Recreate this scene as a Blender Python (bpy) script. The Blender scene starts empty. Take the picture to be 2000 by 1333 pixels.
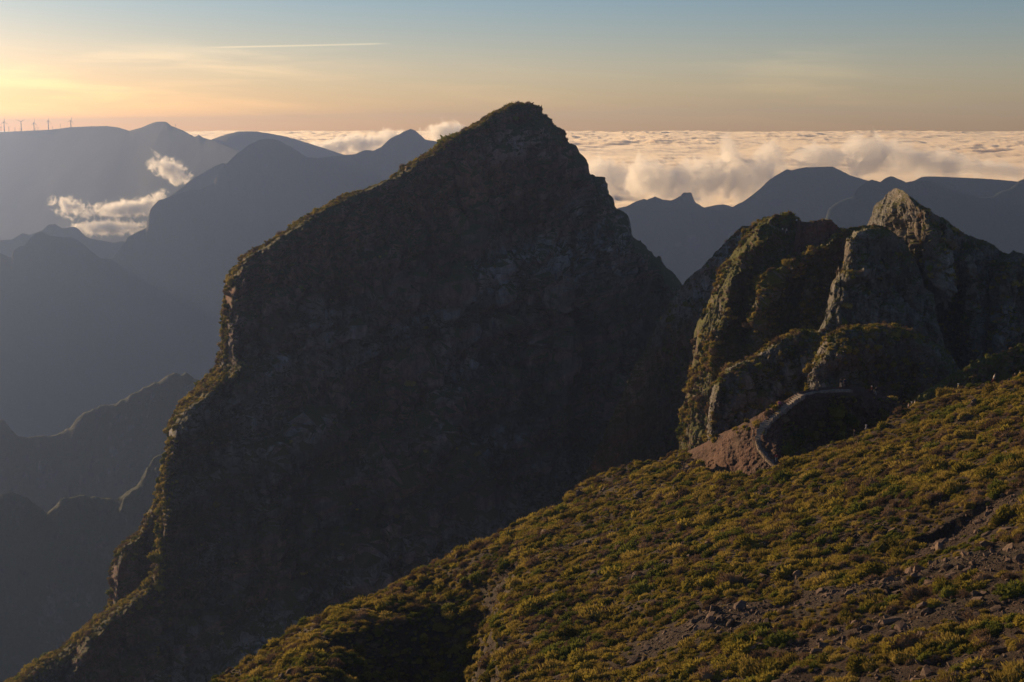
import bpy, bmesh, math, random
import numpy as np
from mathutils import Vector, Matrix

S = bpy.context.scene
COL = S.collection
R = math.radians
rng = np.random.default_rng(7)
random.seed(7)

# ------------------------------------------------------------------ camera
PITCH = R(8.53)
FPX = 2000 * 50 / 36.0            # focal length in photo pixels
cam = bpy.data.cameras.new('camera')
cam.lens = 50; cam.sensor_width = 36
cam.clip_start = 0.5; cam.clip_end = 400000
cam_o = bpy.data.objects.new('camera', cam)
cam_o.location = (0, 0, 0)
cam_o.rotation_euler = (R(90) - PITCH, 0, 0)
COL.objects.link(cam_o)
S.camera = cam_o

# ------------------------------------------------------------------ sun and sky
SUN_EL, SUN_AZ = 9.0, -41.0         # degrees above the horizon; degrees from the view axis (+Y), negative to the left
w = bpy.data.worlds.new('World'); S.world = w; w.use_nodes = True
nt = w.node_tree; bg = nt.nodes['Background']
def nd(t, kind, **kw):
    n = t.nodes.new(kind)
    for k, v in kw.items():
        setattr(n, k, v)
    return n
sky = nd(nt, 'ShaderNodeTexSky', sky_type='NISHITA', sun_disc=False)
sky.sun_elevation = R(SUN_EL); sky.sun_rotation = R(SUN_AZ)
sky.altitude = 1800; sky.air_density = 1.0; sky.dust_density = 1.6; sky.ozone_density = 1.6
bg.inputs[1].default_value = 0.058
L = nt.links.new
def mth(t, op, a, b=None, c=None, clamp=False):
    n = t.nodes.new('ShaderNodeMath'); n.operation = op; n.use_clamp = clamp
    for i, v in enumerate((a, b, c)):
        if v is None: continue
        if isinstance(v, (int, float)): n.inputs[i].default_value = v
        else: t.links.new(v, n.inputs[i])
    return n.outputs[0]
def ramp(t, fac, stops, interp='EASE'):
    n = t.nodes.new('ShaderNodeValToRGB'); n.color_ramp.interpolation = interp
    e = n.color_ramp.elements
    while len(e) < len(stops): e.new(0.5)
    for i, (p, c) in enumerate(stops):
        e[i].position = p
        e[i].color = (c, c, c, 1) if isinstance(c, (int, float)) else (*c, 1)
    t.links.new(fac, n.inputs[0])
    return n.outputs[0]
def mixc(t, fac, a, b, mode='MIX'):
    n = t.nodes.new('ShaderNodeMix'); n.data_type = 'RGBA'; n.blend_type = mode
    for s, v in ((n.inputs[0], fac), (n.inputs[6], a), (n.inputs[7], b)):
        if isinstance(v, (int, float)): s.default_value = v
        elif isinstance(v, tuple): s.default_value = (*v, 1)
        else: t.links.new(v, s)
    return n.outputs[2]
tc = nd(nt, 'ShaderNodeTexCoord')
sep = nd(nt, 'ShaderNodeSeparateXYZ'); L(tc.outputs['Generated'], sep.inputs[0])
elev = mth(nt, 'MULTIPLY', mth(nt, 'ARCSINE', sep.outputs[2]), 180 / math.pi)         # degrees
azim = mth(nt, 'MULTIPLY', mth(nt, 'ARCTAN2', sep.outputs[0], sep.outputs[1]), 180 / math.pi)
# warm dusty layer low above the horizon, the same all the way round
tint = ramp(nt, mth(nt, 'MULTIPLY_ADD', elev, 1 / 20.0, 0.1),
            [(0.0, (1.02, 0.78, 0.66)), (0.10, (1.10, 0.82, 0.70)), (0.22, (1.10, 0.90, 0.88)), (0.37, (0.80, 0.88, 1.03)), (1.0, (0.80, 0.90, 1.05))], 'LINEAR')
skyc = mixc(nt, 1.0, sky.outputs[0], tint, 'MULTIPLY')
# high streaky cirrus
cx = nd(nt, 'ShaderNodeCombineXYZ')
L(mth(nt, 'MULTIPLY', azim, 0.10), cx.inputs[0]); L(mth(nt, 'MULTIPLY_ADD', azim, 0.02, elev), cx.inputs[1])
n1 = nd(nt, 'ShaderNodeTexNoise'); n1.inputs['Scale'].default_value = 1.3; n1.inputs['Detail'].default_value = 7; n1.inputs['Roughness'].default_value = 0.55; n1.inputs['Distortion'].default_value = 0.4
L(cx.outputs[0], n1.inputs['Vector'])
cir = ramp(nt, n1.outputs[0], [(0.42, 0.0), (0.70, 1.0)])
band = ramp(nt, mth(nt, 'MULTIPLY', elev, 0.1), [(0.0, 0.2), (0.12, 0.9), (0.26, 1.0), (0.36, 0.0)])
n2 = nd(nt, 'ShaderNodeTexNoise'); n2.inputs['Scale'].default_value = 0.35; n2.inputs['Detail'].default_value = 2
cx2 = nd(nt, 'ShaderNodeCombineXYZ'); L(mth(nt, 'MULTIPLY', azim, 0.16), cx2.inputs[0]); L(mth(nt, 'MULTIPLY', elev, 0.15), cx2.inputs[1]); cx2.inputs[2].default_value = 5.1
L(cx2.outputs[0], n2.inputs['Vector'])
patch = ramp(nt, n2.outputs[0], [(0.38, 0.0), (0.58, 1.0)])
cfac = mth(nt, 'MULTIPLY', mth(nt, 'MULTIPLY', cir, band), mth(nt, 'MULTIPLY', patch, 0.75))
# contrail: a thin straight line at its own bearing, brighter than the sky around it
def contrail(az0, el0, az1, el1, wdt):
    s = (el1 - el0) / (az1 - az0)
    line = mth(nt, 'MULTIPLY_ADD', azim, -s, elev)
    d = mth(nt, 'ABSOLUTE', mth(nt, 'SUBTRACT', line, el0 - s * az0))
    core = ramp(nt, mth(nt, 'DIVIDE', d, wdt), [(0.0, 1.0), (1.0, 0.0)])
    u = mth(nt, 'DIVIDE', mth(nt, 'SUBTRACT', azim, az0), az1 - az0)
    ends = ramp(nt, u, [(0.0, 0.0), (0.3, 1.0), (0.85, 0.9), (1.0, 0.0)])
    return mth(nt, 'MULTIPLY', core, ends)
ct = contrail(-12.4, 3.05, -4.6, 3.28, 0.05)
tot = mth(nt, 'ADD', cfac, mth(nt, 'MULTIPLY', ct, 1.3), clamp=True)
bright = mixc(nt, 1.0, skyc, (1.40, 1.28, 1.14), 'MULTIPLY')
L(mixc(nt, tot, skyc, bright), bg.inputs[0])

sun = bpy.data.lights.new('sun', 'SUN'); sun.energy = 5.0; sun.angle = R(0.6); sun.color = (1.0, 0.68, 0.36)
sun_o = bpy.data.objects.new('sun', sun); COL.objects.link(sun_o)
sdir = Vector((math.sin(R(SUN_AZ)) * math.cos(R(SUN_EL)), math.cos(R(SUN_AZ)) * math.cos(R(SUN_EL)), math.sin(R(SUN_EL))))
sun_o.rotation_euler = sdir.to_track_quat('Z', 'Y').to_euler()
sun_o.location = (0, 0, 300)

S.view_settings.view_transform = 'Standard'; S.view_settings.look = 'None'
S.view_settings.exposure = 0.48; S.view_settings.gamma = 1.0; S.view_settings.use_curve_mapping = False
S.render.engine = 'CYCLES'
S.cycles.use_denoising = True; S.cycles.denoiser = 'OPENIMAGEDENOISE'
S.cycles.max_bounces = 12; S.cycles.diffuse_bounces = 2; S.cycles.glossy_bounces = 1
S.cycles.transmission_bounces = 3; S.cycles.transparent_max_bounces = 6; S.cycles.volume_bounces = 10
S.cycles.volume_step_rate = 1.0; S.cycles.volume_max_steps = 256
S.cycles.sample_clamp_indirect = 4.0

# ------------------------------------------------------------------ helpers
CP, SP = math.cos(PITCH), math.sin(PITCH)
def ray(px, py):
    """sideways and upward run per metre of depth (world Y) through a photo pixel"""
    cx_ = (np.asarray(px, float) - 1000) / FPX
    cy_ = (666.5 - np.asarray(py, float)) / FPX
    dy = CP + cy_ * SP
    return cx_ / dy, (-SP + cy_ * CP) / dy
def at(px, py, Y):
    a, b = ray(px, py)
    return Vector((float(a) * Y, float(Y), float(b) * Y))

_perm = rng.permutation(256).astype(np.int32); _perm = np.concatenate([_perm, _perm, _perm])
_g = rng.normal(size=(256, 3)); _g = (_g / np.linalg.norm(_g, axis=1)[:, None]).astype(np.float32)
def noise(p):
    p = np.asarray(p, np.float32)
    i = np.floor(p).astype(np.int32); f = p - i; i &= 255
    u = f * f * f * (f * (f * 6 - 15) + 10)
    out = None
    res = []
    for dx in (0, 1):
        a = _perm[i[:, 0] + dx]
        for dy in (0, 1):
            b = _perm[a + i[:, 1] + dy]
            for dz in (0, 1):
                g = _g[_perm[b + i[:, 2] + dz]]
                res.append(g[:, 0] * (f[:, 0] - dx) + g[:, 1] * (f[:, 1] - dy) + g[:, 2] * (f[:, 2] - dz))
    x0 = [res[k] + u[:, 0] * (res[k + 4] - res[k]) for k in range(4)]
    y0 = [x0[k] + u[:, 1] * (x0[k + 2] - x0[k]) for k in range(2)]
    return (y0[0] + u[:, 2] * (y0[1] - y0[0])) * 1.6
def fbm(p, octs=4, gain=0.5, ridged=False):
    p = np.asarray(p, np.float32)
    t = 0; a = 1.0; n = 0
    for o in range(octs):
        v = noise(p * (2.03 ** o) + 17.3 * o)
        if ridged: v = 1 - 2 * np.abs(v)
        t = t + a * v; n += a; a *= gain
    return t / n

def cells(p, warp=0.35):
    """a random height for each cell of a jittered grid: blocks with sharp joints"""
    p = np.asarray(p, np.float32)
    p = p + warp * np.stack([noise(p * 1.3 + 3), noise(p * 1.3 + 33), noise(p * 1.3 + 63)], -1)
    i = np.floor(p).astype(np.int32); best = np.full(len(p), 9e9, np.float32); val = np.zeros(len(p), np.float32); sec = best.copy()
    for dx in (-1, 0, 1):
        for dy in (-1, 0, 1):
            for dz in (-1, 0, 1):
                c = (i + (dx, dy, dz))
                h = _perm[(_perm[(_perm[c[:, 0] & 255] + c[:, 1]) & 255] + c[:, 2]) & 255]
                ctr = c + 0.5 + 0.42 * _g[h]
                d = ((p - ctr) ** 2).sum(1)
                m = d < best
                sec = np.where(m, best, np.minimum(sec, d)); val = np.where(m, (h / 127.5 - 1), val); best = np.where(m, d, best)
    return val - 0.5 * np.exp(-(np.sqrt(sec) - np.sqrt(best)) * 9)

def link_mesh(name, verts, faces, mat=None, parent=None, smooth=True):
    me = bpy.data.meshes.new(name)
    verts = np.asarray(verts, np.float32); faces = np.asarray(faces, np.int32)
    me.vertices.add(len(verts)); me.vertices.foreach_set('co', verts.ravel())
    k = faces.shape[1]
    me.loops.add(faces.size); me.loops.foreach_set('vertex_index', faces.ravel())
    me.polygons.add(len(faces)); me.polygons.foreach_set('loop_start', np.arange(0, faces.size, k, dtype=np.int32))
    me.polygons.foreach_set('loop_total', np.full(len(faces), k, np.int32))
    me.polygons.foreach_set('use_smooth', np.full(len(faces), smooth))
    me.update(calc_edges=True); me.validate()
    if mat: me.materials.append(mat)
    o = bpy.data.objects.new(name, me); COL.objects.link(o); o.parent = parent
    return o
def grid_faces(nr, nc):
    i = np.arange(nr * nc).reshape(nr, nc)
    return np.stack([i[:-1, :-1], i[1:, :-1], i[1:, 1:], i[:-1, 1:]], -1).reshape(-1, 4)
def tag(o, label=None, cat=None, group=None, kind=None):
    for k, v in (('label', label), ('category', cat), ('group', group), ('kind', kind)):
        if v: o[k] = v
    return o
def empty(name, loc=(0, 0, 0), rz=0.0):
    o = bpy.data.objects.new(name, None); COL.objects.link(o); o.location = loc; o.rotation_euler = (0, 0, rz)
    o.empty_display_size = 0.3
    return o
def seg_dist(px, py, poly):
    """distance from each pixel to a polyline, the signed side (+ right of travel) and the fraction along it"""
    best = np.full(px.shape, 1e9); side = np.zeros(px.shape); frac = np.zeros(px.shape)
    n = len(poly) - 1
    for k in range(n):
        (x0, y0), (x1, y1) = poly[k][:2], poly[k + 1][:2]
        dx, dy = x1 - x0, y1 - y0
        t = np.clip(((px - x0) * dx + (py - y0) * dy) / (dx * dx + dy * dy), 0, 1)
        d = np.hypot(px - x0 - t * dx, py - y0 - t * dy)
        m = d < best
        best = np.where(m, d, best)
        side = np.where(m, np.sign(dx * (py - y0) - dy * (px - x0)), side)
        frac = np.where(m, (k + t) / n, frac)
    return best, side, frac
def sstep(a, b, x):
    t = np.clip((x - a) / (b - a), 0, 1); return t * t * (3 - 2 * t)

SURF = {}
def relief(name, skyl, bot, nx, ny, slope, mat, jag=1.0, jagw=14.0, cap=(0, 1), left=None, right=None, ribs=(), bumps=(),
           noises=(), back=0.9, backdrop=300, extra=None, structure=True, topamp=0.14, flat=False, melt=0.0):
    """A mountainside: skyline points (photo pixel + depth), a face that comes forward as it drops, ribs and hollows on it, and a far side."""
    sk = np.array(skyl, float)
    xs = np.linspace(sk[0, 0], sk[-1, 0], 4000)
    ys = np.interp(xs, sk[:, 0], sk[:, 1])
    wgt = np.hypot(np.diff(xs), np.clip(np.diff(ys), -6, 6) * 0.8); cum = np.concatenate([[0], np.cumsum(wgt)])
    px = np.interp(np.linspace(0, cum[-1], nx), cum, xs)
    top = np.interp(px, sk[:, 0], sk[:, 1]); Yt = np.interp(px, sk[:, 0], sk[:, 2])
    seed = sum(map(ord, name)) % 97
    q = np.stack([px / jagw, top / jagw * 0.7, np.full(nx, seed * 1.7)], -1)
    top = top + jag * (fbm(q, 5, 0.6) * 1.6 + 0.25 * fbm(q * 7, 2))
    bots = np.interp(px, *np.array(bot, float).T) if not np.isscalar(bot) else np.full(nx, float(bot))
    bots = np.maximum(bots, top + 6)
    t = np.linspace(0, 1, ny) ** 1.12
    PX = np.tile(px, (ny, 1)); PY = top[None] + t[:, None] * (bots - top)[None]
    _i0 = int(np.argmin(top)); _xl = px[0]
    _m = np.maximum.accumulate(top[_i0::-1]); _il = np.abs(PX - np.interp(PY, _m + np.arange(len(_m)) * 1e-6, px[_i0::-1]))
    _m = np.maximum.accumulate(top[_i0:]); _ir = np.abs(np.interp(PY, _m + np.arange(len(_m)) * 1e-6, px[_i0:]) - PX)
    PX = PX + jag * 1.5 * np.exp(-np.minimum(_il, _ir) / 14) * fbm(np.stack([PX.ravel() / 200, PY.ravel() / jagw, np.full(PX.size, seed + 5.5)], -1), 4, 0.6).reshape(PX.shape)
    ra, rb = ray(PX, PY)
    zt = Yt * ray(px, top)[1]
    s = slope(PX, PY) if callable(slope) else slope
    Y = (Yt - s * zt) / (1 - s * rb)
    drop = np.maximum(zt - Y * rb, 0)
    if melt:                          # small notches of the skyline do not run all the way down the slope
        xu = np.linspace(px[0], px[-1], 1200); k_ = int(max(3, 1200 * melt / (px[-1] - px[0]))); kern = np.hanning(2 * k_ + 1); kern /= kern.sum()
        sm = lambda v: np.interp(px, xu, np.convolve(np.pad(np.interp(xu, px, v), k_, mode='edge'), kern, 'valid'))
        Yl = (sm(Yt) - s * sm(zt)) / (1 - s * rb)
        Y = Yl + (Y - Yl) * np.exp(-drop / (Yt * 0.006))
    mod = fbm(np.stack([PX.ravel() / 26, PY.ravel() / 26, np.full(PX.size, seed + 3.1)], -1), 4, 0.6).reshape(PX.shape)
    if cap[0]: Y = Y - cap[0] * np.clip(0.9 + 1.3 * mod, 0.05, 2.2) * (1 - np.exp(-drop / cap[1]))
    ysm = np.interp(px, sk[:, 0], sk[:, 1]); i0 = int(np.argmin(ysm))
    inset = np.full(PX.shape, 999.0)
    if i0 > 2:
        mono = np.maximum.accumulate(ysm[i0::-1]); inset = np.minimum(inset, PX - np.interp(PY, mono + np.arange(i0 + 1) * 1e-6, px[i0::-1], right=-999))
    if i0 < nx - 3:
        mono = np.maximum.accumulate(ysm[i0:]); inset = np.minimum(inset, np.interp(PY, mono + np.arange(nx - i0) * 1e-6, px[i0:], right=9999) - PX)
    if left and i0 > 2:
        mono = np.maximum.accumulate(ysm[i0::-1]); xl = np.interp(PY, mono + np.arange(i0 + 1) * 1e-6, px[i0::-1])
        Rl, wl = left
        if callable(wl): wl = wl(PY)
        if callable(Rl): Rl = Rl(PY)
        Y = Y + Rl * np.clip(1 - (PX - xl) / (wl * np.clip(1 + 1.1 * mod, 0.25, 2.2)), 0, 1) ** 2
    if right and i0 < nx - 3:
        mono = np.maximum.accumulate(ysm[i0:]); xr = np.interp(PY, mono + np.arange(nx - i0) * 1e-6, px[i0:])
        Y = Y + right[0] * np.clip(1 - (xr - PX) / right[1], 0, 1) ** 2
    wob = (fbm(np.stack([PX.ravel() / 40, PY.ravel() / 40, np.full(PX.size, seed)], -1), 3)).reshape(PX.shape)
    wob2 = (fbm(np.stack([PX.ravel() / 40, PY.ravel() / 40, np.full(PX.size, seed + 9.5)], -1), 3)).reshape(PX.shape)
    for poly, h, wl, wr in ribs:
        d, sd, fr = seg_dist(PX + wob * 14, PY + wob2 * 14, poly)
        ww = wr + (wl - wr) * sstep(-6, 6, sd * d)         # side +: left of the line when it runs downwards
        env = np.minimum(1, np.minimum(fr * 6, (1 - fr) * 5))
        Y = Y - h * env * np.exp(-np.abs(d / ww) ** 1.4)
    for bx, by, h, sx, sy in bumps:
        Y = Y - h * np.exp(-((PX - bx) / sx) ** 2 - ((PY - by) / sy) ** 2)
    P = np.stack([ra * Y, Y, rb * Y], -1).reshape(-1, 3)
    sa = sum(n[0] for n in noises) + 0.01
    amp_t = np.clip(topamp + np.minimum(drop, 0.8 * np.maximum(inset, 0) * Y / FPX) / (1.5 * sa), 0, 1).ravel()
    D = np.zeros(len(P))
    for amp, sc, octs, kind in noises:
        Q = P if kind != 'bed' else np.stack([P[:, 0] * .927 + P[:, 2] * .375, P[:, 1], P[:, 2] * .927 - P[:, 0] * .375], -1)
        q = Q * np.array(sc) + seed
        if kind == 'cell':
            v = cells(q); D += amp * (v - v.mean()); continue
        v = fbm(q, octs, 0.52, ridged=(kind in ('ridge', 'crack')))
        if kind in ('step', 'bed'): v = v * 0.4 + 0.6 * (np.floor(v * 4) + sstep(0.55, 1.0, v * 4 - np.floor(v * 4))) / 4
        D += amp * (v - v.mean())
    if extra is not None: D += extra(PX, PY, P.reshape(ny, nx, 3)).ravel()
    G = P.reshape(ny, nx, 3)
    gu = np.gradient(G, axis=1); gv = np.gradient(G, axis=0)
    N = np.cross(gv, gu); N /= np.linalg.norm(N, axis=-1, keepdims=True) + 1e-9
    N = np.where((N[..., 1:2] > 0.6), -N, N)
    P = G + N * (D * amp_t).reshape(ny, nx, 1)
    # far side
    nb = 14
    kb = (np.linspace(0, 1, nb + 1)[1:]) ** 1.6
    tp = P[0]
    B = np.repeat(tp[None], nb, 0).copy()
    B[:, :, 1] += (kb * backdrop * back)[:, None]
    B[:, :, 2] -= (kb * backdrop)[:, None] + np.minimum(kb * backdrop, 2.0)[:, None] * 0.3
    bn = (fbm(B.reshape(-1, 3) * (4.0 / backdrop) + seed, 4) * 0.05 * backdrop).reshape(nb, nx) * kb[:, None]
    B[:, :, 1] += bn
    tx = tp[:, 0] / tp[:, 1]; mid = tx[i0]
    B[:, :, 0] = B[:, :, 1] * (tx[None] + (mid - tx)[None] * 0.12 * kb[:, None])      # the far side narrows behind the face
    V = np.concatenate([B[::-1], P], 0)
    o = link_mesh(name, V.reshape(-1, 3), grid_faces(V.shape[0], nx), mat, smooth=not flat)
    if structure: o['kind'] = 'structure'
    SURF[name] = (px, top, bots, t, P)
    return o
def on(name, px_, py_):
    """point of a built mountainside behind a photo pixel"""
    px, top, bots, t, P = SURF[name]
    i = int(np.clip(np.searchsorted(px, px_), 0, len(px) - 1))
    tt = np.clip((py_ - top[i]) / (bots[i] - top[i]), 0, 1)
    j = int(np.clip(np.searchsorted(t, tt), 0, len(t) - 1))
    return Vector([float(v) for v in P[j, i]])

# ------------------------------------------------------------------ materials
def new_mat(name):
    m = bpy.data.materials.new(name); m.use_nodes = True
    t = m.node_tree; b = t.nodes['Principled BSDF']
    b.inputs['Roughness'].default_value = 0.9; b.inputs['Specular IOR Level'].default_value = 0.15
    return m, t, b
def tex(t, scale, detail=5, rough=0.6, vec=None, dist=0.0, mapscale=None, rot=None, off=None):
    n = nd(t, 'ShaderNodeTexNoise'); n.inputs['Scale'].default_value = scale; n.inputs['Detail'].default_value = detail
    n.inputs['Roughness'].default_value = rough; n.inputs['Distortion'].default_value = dist
    if vec is None:
        g = nd(t, 'ShaderNodeNewGeometry'); vec = g.outputs['Position']
    if mapscale or rot or off:
        if rot:
            mr = nd(t, 'ShaderNodeMapping'); mr.inputs['Rotation'].default_value = rot
            t.links.new(vec, mr.inputs[0]); vec = mr.outputs[0]
        mp = nd(t, 'ShaderNodeMapping')
        if mapscale: mp.inputs['Scale'].default_value = mapscale
        if off: mp.inputs['Location'].default_value = off
        t.links.new(vec, mp.inputs[0]); vec = mp.outputs[0]
    t.links.new(vec, n.inputs['Vector'])
    return n.outputs[0]
def bump(t, b, h, strength, dist):
    n = nd(t, 'ShaderNodeBump'); n.inputs['Strength'].default_value = strength; n.inputs['Distance'].default_value = dist
    t.links.new(h, n.inputs['Height']); t.links.new(n.outputs[0], b.inputs['Normal'])

def rock_mat(name, unit, grey, brown, red, green, veg=0.5, redamt=0.5, tilt=0.35, bumpd=2.0, greenup=0.35, strata=None):
    """lava rock: unit = size in metres of the middle-sized patches"""
    m, t, b = new_mat(name)
    f = 1.0 / unit
    big = tex(t, f * 0.22, 4, 0.6, dist=0.5)
    c = mixc(t, ramp(t, big, [(0.38, 0.0), (0.58, 1.0)]), grey, brown)
    if strata:                        # thick rock formations, one above the other, dipping to the left
        g0 = nd(t, 'ShaderNodeNewGeometry'); s0 = nd(t, 'ShaderNodeSeparateXYZ'); t.links.new(g0.outputs['Position'], s0.inputs[0])
        h = mth(t, 'ADD', mth(t, 'MULTIPLY', s0.outputs[2], 0.927), mth(t, 'MULTIPLY', s0.outputs[0], -0.375))
        h = mth(t, 'ADD', h, mth(t, 'MULTIPLY_ADD', tex(t, 0.016, 6, 0.65), 68, -34))
        c2 = ramp(t, mth(t, 'MULTIPLY_ADD', h, 1 / 310.0, 0.9), strata, 'LINEAR')
        c = mixc(t, 0.82, c, c2)
    # tilted beds
    beds = tex(t, f * 0.5, 5, 0.62, mapscale=(0.25, 0.25, 1.6), rot=(0, tilt, 0), dist=0.3)
    c = mixc(t, mth(t, 'MULTIPLY', ramp(t, beds, [(0.45, 0.0), (0.6, 1.0)]), redamt), c, red)
    pale = tex(t, f * 0.30, 6, 0.62, mapscale=(0.45, 0.45, 1.1), rot=(0, tilt, 0), off=(31, 7, 3), dist=0.4)
    c = mixc(t, ramp(t, pale, [(0.52, 0.0), (0.70, 0.55)]), c, tuple(2.3 * x for x in grey))
    # streaks down the rock
    st = tex(t, f * 2.2, 5, 0.65, mapscale=(1, 1, 0.10))
    c = mixc(t, 1.0, c, ramp(t, st, [(0.30, 0.50), (0.5, 1.0), (0.72, 1.55)]), 'MULTIPLY')
    fine = tex(t, f * 7.0, 6, 0.7)
    c = mixc(t, 1.0, c, ramp(t, fine, [(0.28, 0.65), (0.5, 1.0), (0.72, 1.4)]), 'MULTIPLY')
    # plants on ledges and gentler ground
    g = nd(t, 'ShaderNodeNewGeometry'); sp = nd(t, 'ShaderNodeSeparateXYZ'); t.links.new(g.outputs['Normal'], sp.inputs[0])
    vn = tex(t, f * 1.1, 6, 0.68)
    vm = mth(t, 'ADD', mth(t, 'MULTIPLY', sp.outputs[2], greenup), vn)
    lo = 0.95 - veg * 0.5
    vmask = ramp(t, vm, [(lo - 0.12, 0.0), (lo + 0.05, 1.0)])
    vfine = tex(t, f * 12, 4, 0.7)
    gc = mixc(t, vfine, tuple(0.45 * x for x in green), tuple(1.5 * x for x in green))
    c = mixc(t, vmask, c, gc)
    t.links.new(c, b.inputs['Base Color'])
    h = mth(t, 'ADD', mth(t, 'MULTIPLY', st, 0.8), mth(t, 'ADD', mth(t, 'MULTIPLY', fine, 0.7), mth(t, 'MULTIPLY', vn, 0.6)))
    bump(t, b, h, 1.0, bumpd)
    return m
M_PEAK = rock_mat('peak_rock', 9, (0.135, 0.135, 0.142), (0.110, 0.082, 0.066), (0.25, 0.115, 0.080), (0.070, 0.070, 0.026), veg=0.40, redamt=0.6, bumpd=2.0, greenup=0.6, strata=[(0.05, (0.105, 0.104, 0.110)), (0.24, (0.088, 0.078, 0.074)), (0.34, (0.24, 0.225, 0.215)), (0.41, (0.080, 0.075, 0.076)), (0.58, (0.105, 0.084, 0.074)), (0.67, (0.23, 0.225, 0.225)), (0.74, (0.084, 0.066, 0.058)), (0.84, (0.28, 0.130, 0.092)), (0.97, (0.135, 0.090, 0.072))])
M_CRAG = rock_mat('crag_rock', 6, (0.13, 0.125, 0.12), (0.105, 0.08, 0.06), (0.15, 0.07, 0.05), (0.085, 0.088, 0.018), veg=0.75, redamt=0.5, bumpd=0.9, greenup=0.45)
M_BASALT = rock_mat('basalt_columns', 5, (0.15, 0.145, 0.14), (0.14, 0.12, 0.10), (0.13, 0.08, 0.06), (0.08, 0.082, 0.018), veg=0.42, redamt=0.25, bumpd=0.8)
M_FAR = rock_mat('far_rock', 90, (0.036, 0.042, 0.046), (0.036, 0.034, 0.032), (0.045, 0.034, 0.03), (0.030, 0.042, 0.018), veg=0.75, redamt=0.3, bumpd=5)
M_LOW = rock_mat('valley_rock', 35, (0.06, 0.06, 0.06), (0.06, 0.05, 0.04), (0.07, 0.05, 0.04), (0.05, 0.058, 0.02), veg=0.7, redamt=0.3, bumpd=7)

# ------------------------------------------------------------------ valley floor
def flat_ground():
    m, t, b = new_mat('valley_ground')
    c = mixc(t, tex(t, 0.004, 6), (0.035, 0.04, 0.02), (0.06, 0.055, 0.04)); t.links.new(c, b.inputs['Base Color'])
    n = 60
    x = np.linspace(-16000, 12000, n); y = np.linspace(-1500, 22000, n)
    X, Y = np.meshgrid(x, y)
    Z = -2300 + 60 * fbm(np.stack([X.ravel() / 1500, Y.ravel() / 1500, 0 * X.ravel()], -1), 4).reshape(X.shape)
    o = link_mesh('valley_floor', np.stack([X, Y, Z], -1).reshape(-1, 3), grid_faces(n, n)[:, ::-1], m); o['kind'] = 'structure'
flat_ground()

# ------------------------------------------------------------------ far ridges
FN = [(24, (1/900, 1/900, 1/900), 3, ''), (3, (1/130, 1/130, 1/130), 3, '')]
FN2 = [(11, (1/480, 1/480, 1/800), 5, 'ridge'), (4, (1/85, 1/85, 1/170), 4, 'ridge')]
relief('wind_farm_ridge', [(-1100,640,15000),(-750,520,13250),(-480,400,11900),(-300,320,11000),(-200,280,10500),(-120,262,10100),(0,258.5,9500),(94,254,9030),(138,249,8810),(170,247.5,8650),(209,246.5,8455),(232,249.5,8340),(252,256,8240),(275,250,8125),(296,241,8020),(307,238,7965),(325,238,7875),(334,246,7830),(357,255,7715),(381,268,7585),(388,263.5,7560),(396,269,7535),(421,276,7395),(480,300,7100),(560,340,6700)],
       640, 360, 60, 1.5, M_FAR, jag=0.5, jagw=12, topamp=0.06, melt=70, noises=FN, back=1.5, backdrop=1700)
relief('sloping_ridge', [(380,285,7582),(421,270,7500),(445,262,7452),(469,257,7404),(500,257,7342),(520,260,7302),(559,267,7224),(612,283,7118),(673,303,6996),(760,335,6822),(860,380,6622)],
       560, 240, 40, 1.6, M_FAR, jag=0.35, jagw=14, topamp=0.06, melt=70, noises=FN, back=1.5, backdrop=1500)
relief('twin_hump_ridge', [(-800,640,5700),(-500,560,5800),(-300,500,5900),(-90,470,5955),(0,469.5,6000),(23,468,6011.5),(43,455.5,6021.5),(59,459,6029.5),(82,450,6041),(94,439,6047),(107,438,6053.5),(122,446.6,6061),(143,443,6071.5),(153,446.6,6076.5),(166,462,6083),(179,467,6089.5),(209,472,6104.5),(222,474.6,6111),(240,471,6120),(300,500,6150),(360,540,6180)],
       860, 260, 60, 0.9, M_FAR, jag=0.7, jagw=8, topamp=0.06, melt=70, noises=FN2, backdrop=1300)
relief('ridge_shoulder', [(320,390,5900),(342,376,5900),(377,348,5900),(398,338,5900),(418,325,5900),(434,319,5900),(444,320,5900),(480,345,5900),(560,400,5900)],
       560, 140, 40, 0.8, M_FAR, jag=0.6, jagw=8, topamp=0.06, melt=70, noises=FN2, backdrop=1100)
relief('layered_mountain', [(150,560,5246.4),(217,506,5300),(240,480,5318.4),(250,463,5326.4),(286,445,5355.2),(293,410,5360.8),(309,392,5373.6),(342,381.5,5400),(367,372.6,5420),(390,371,5438.4),(418,356,5460.8),(423,343,5464.8),(437,326,5476),(457,305,5492),(486,283,5515.2),(505,274,5530.4),(519,271,5541.6),(532,272,5552),(545,275,5562.4),(571,289,5583.2),(600,307.6,5606.4),(620,309,5622.4),(660,304.7,5654.4),(693,301.5,5680.8),(713,293,5696.8),(729,295,5709.6),(745,287,5722.4),(762,271,5736),(790,257,5758.4),(802,251.7,5768),(810,255,5774.4),(831,273,5791.2),(851,276,5807.2),(920,300,5862.4),(1000,340,5926.4)],
       1000, 420, 160, 0.75, M_FAR, jag=0.9, jagw=9, topamp=0.06, melt=70, noises=FN2, backdrop=1300)
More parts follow.
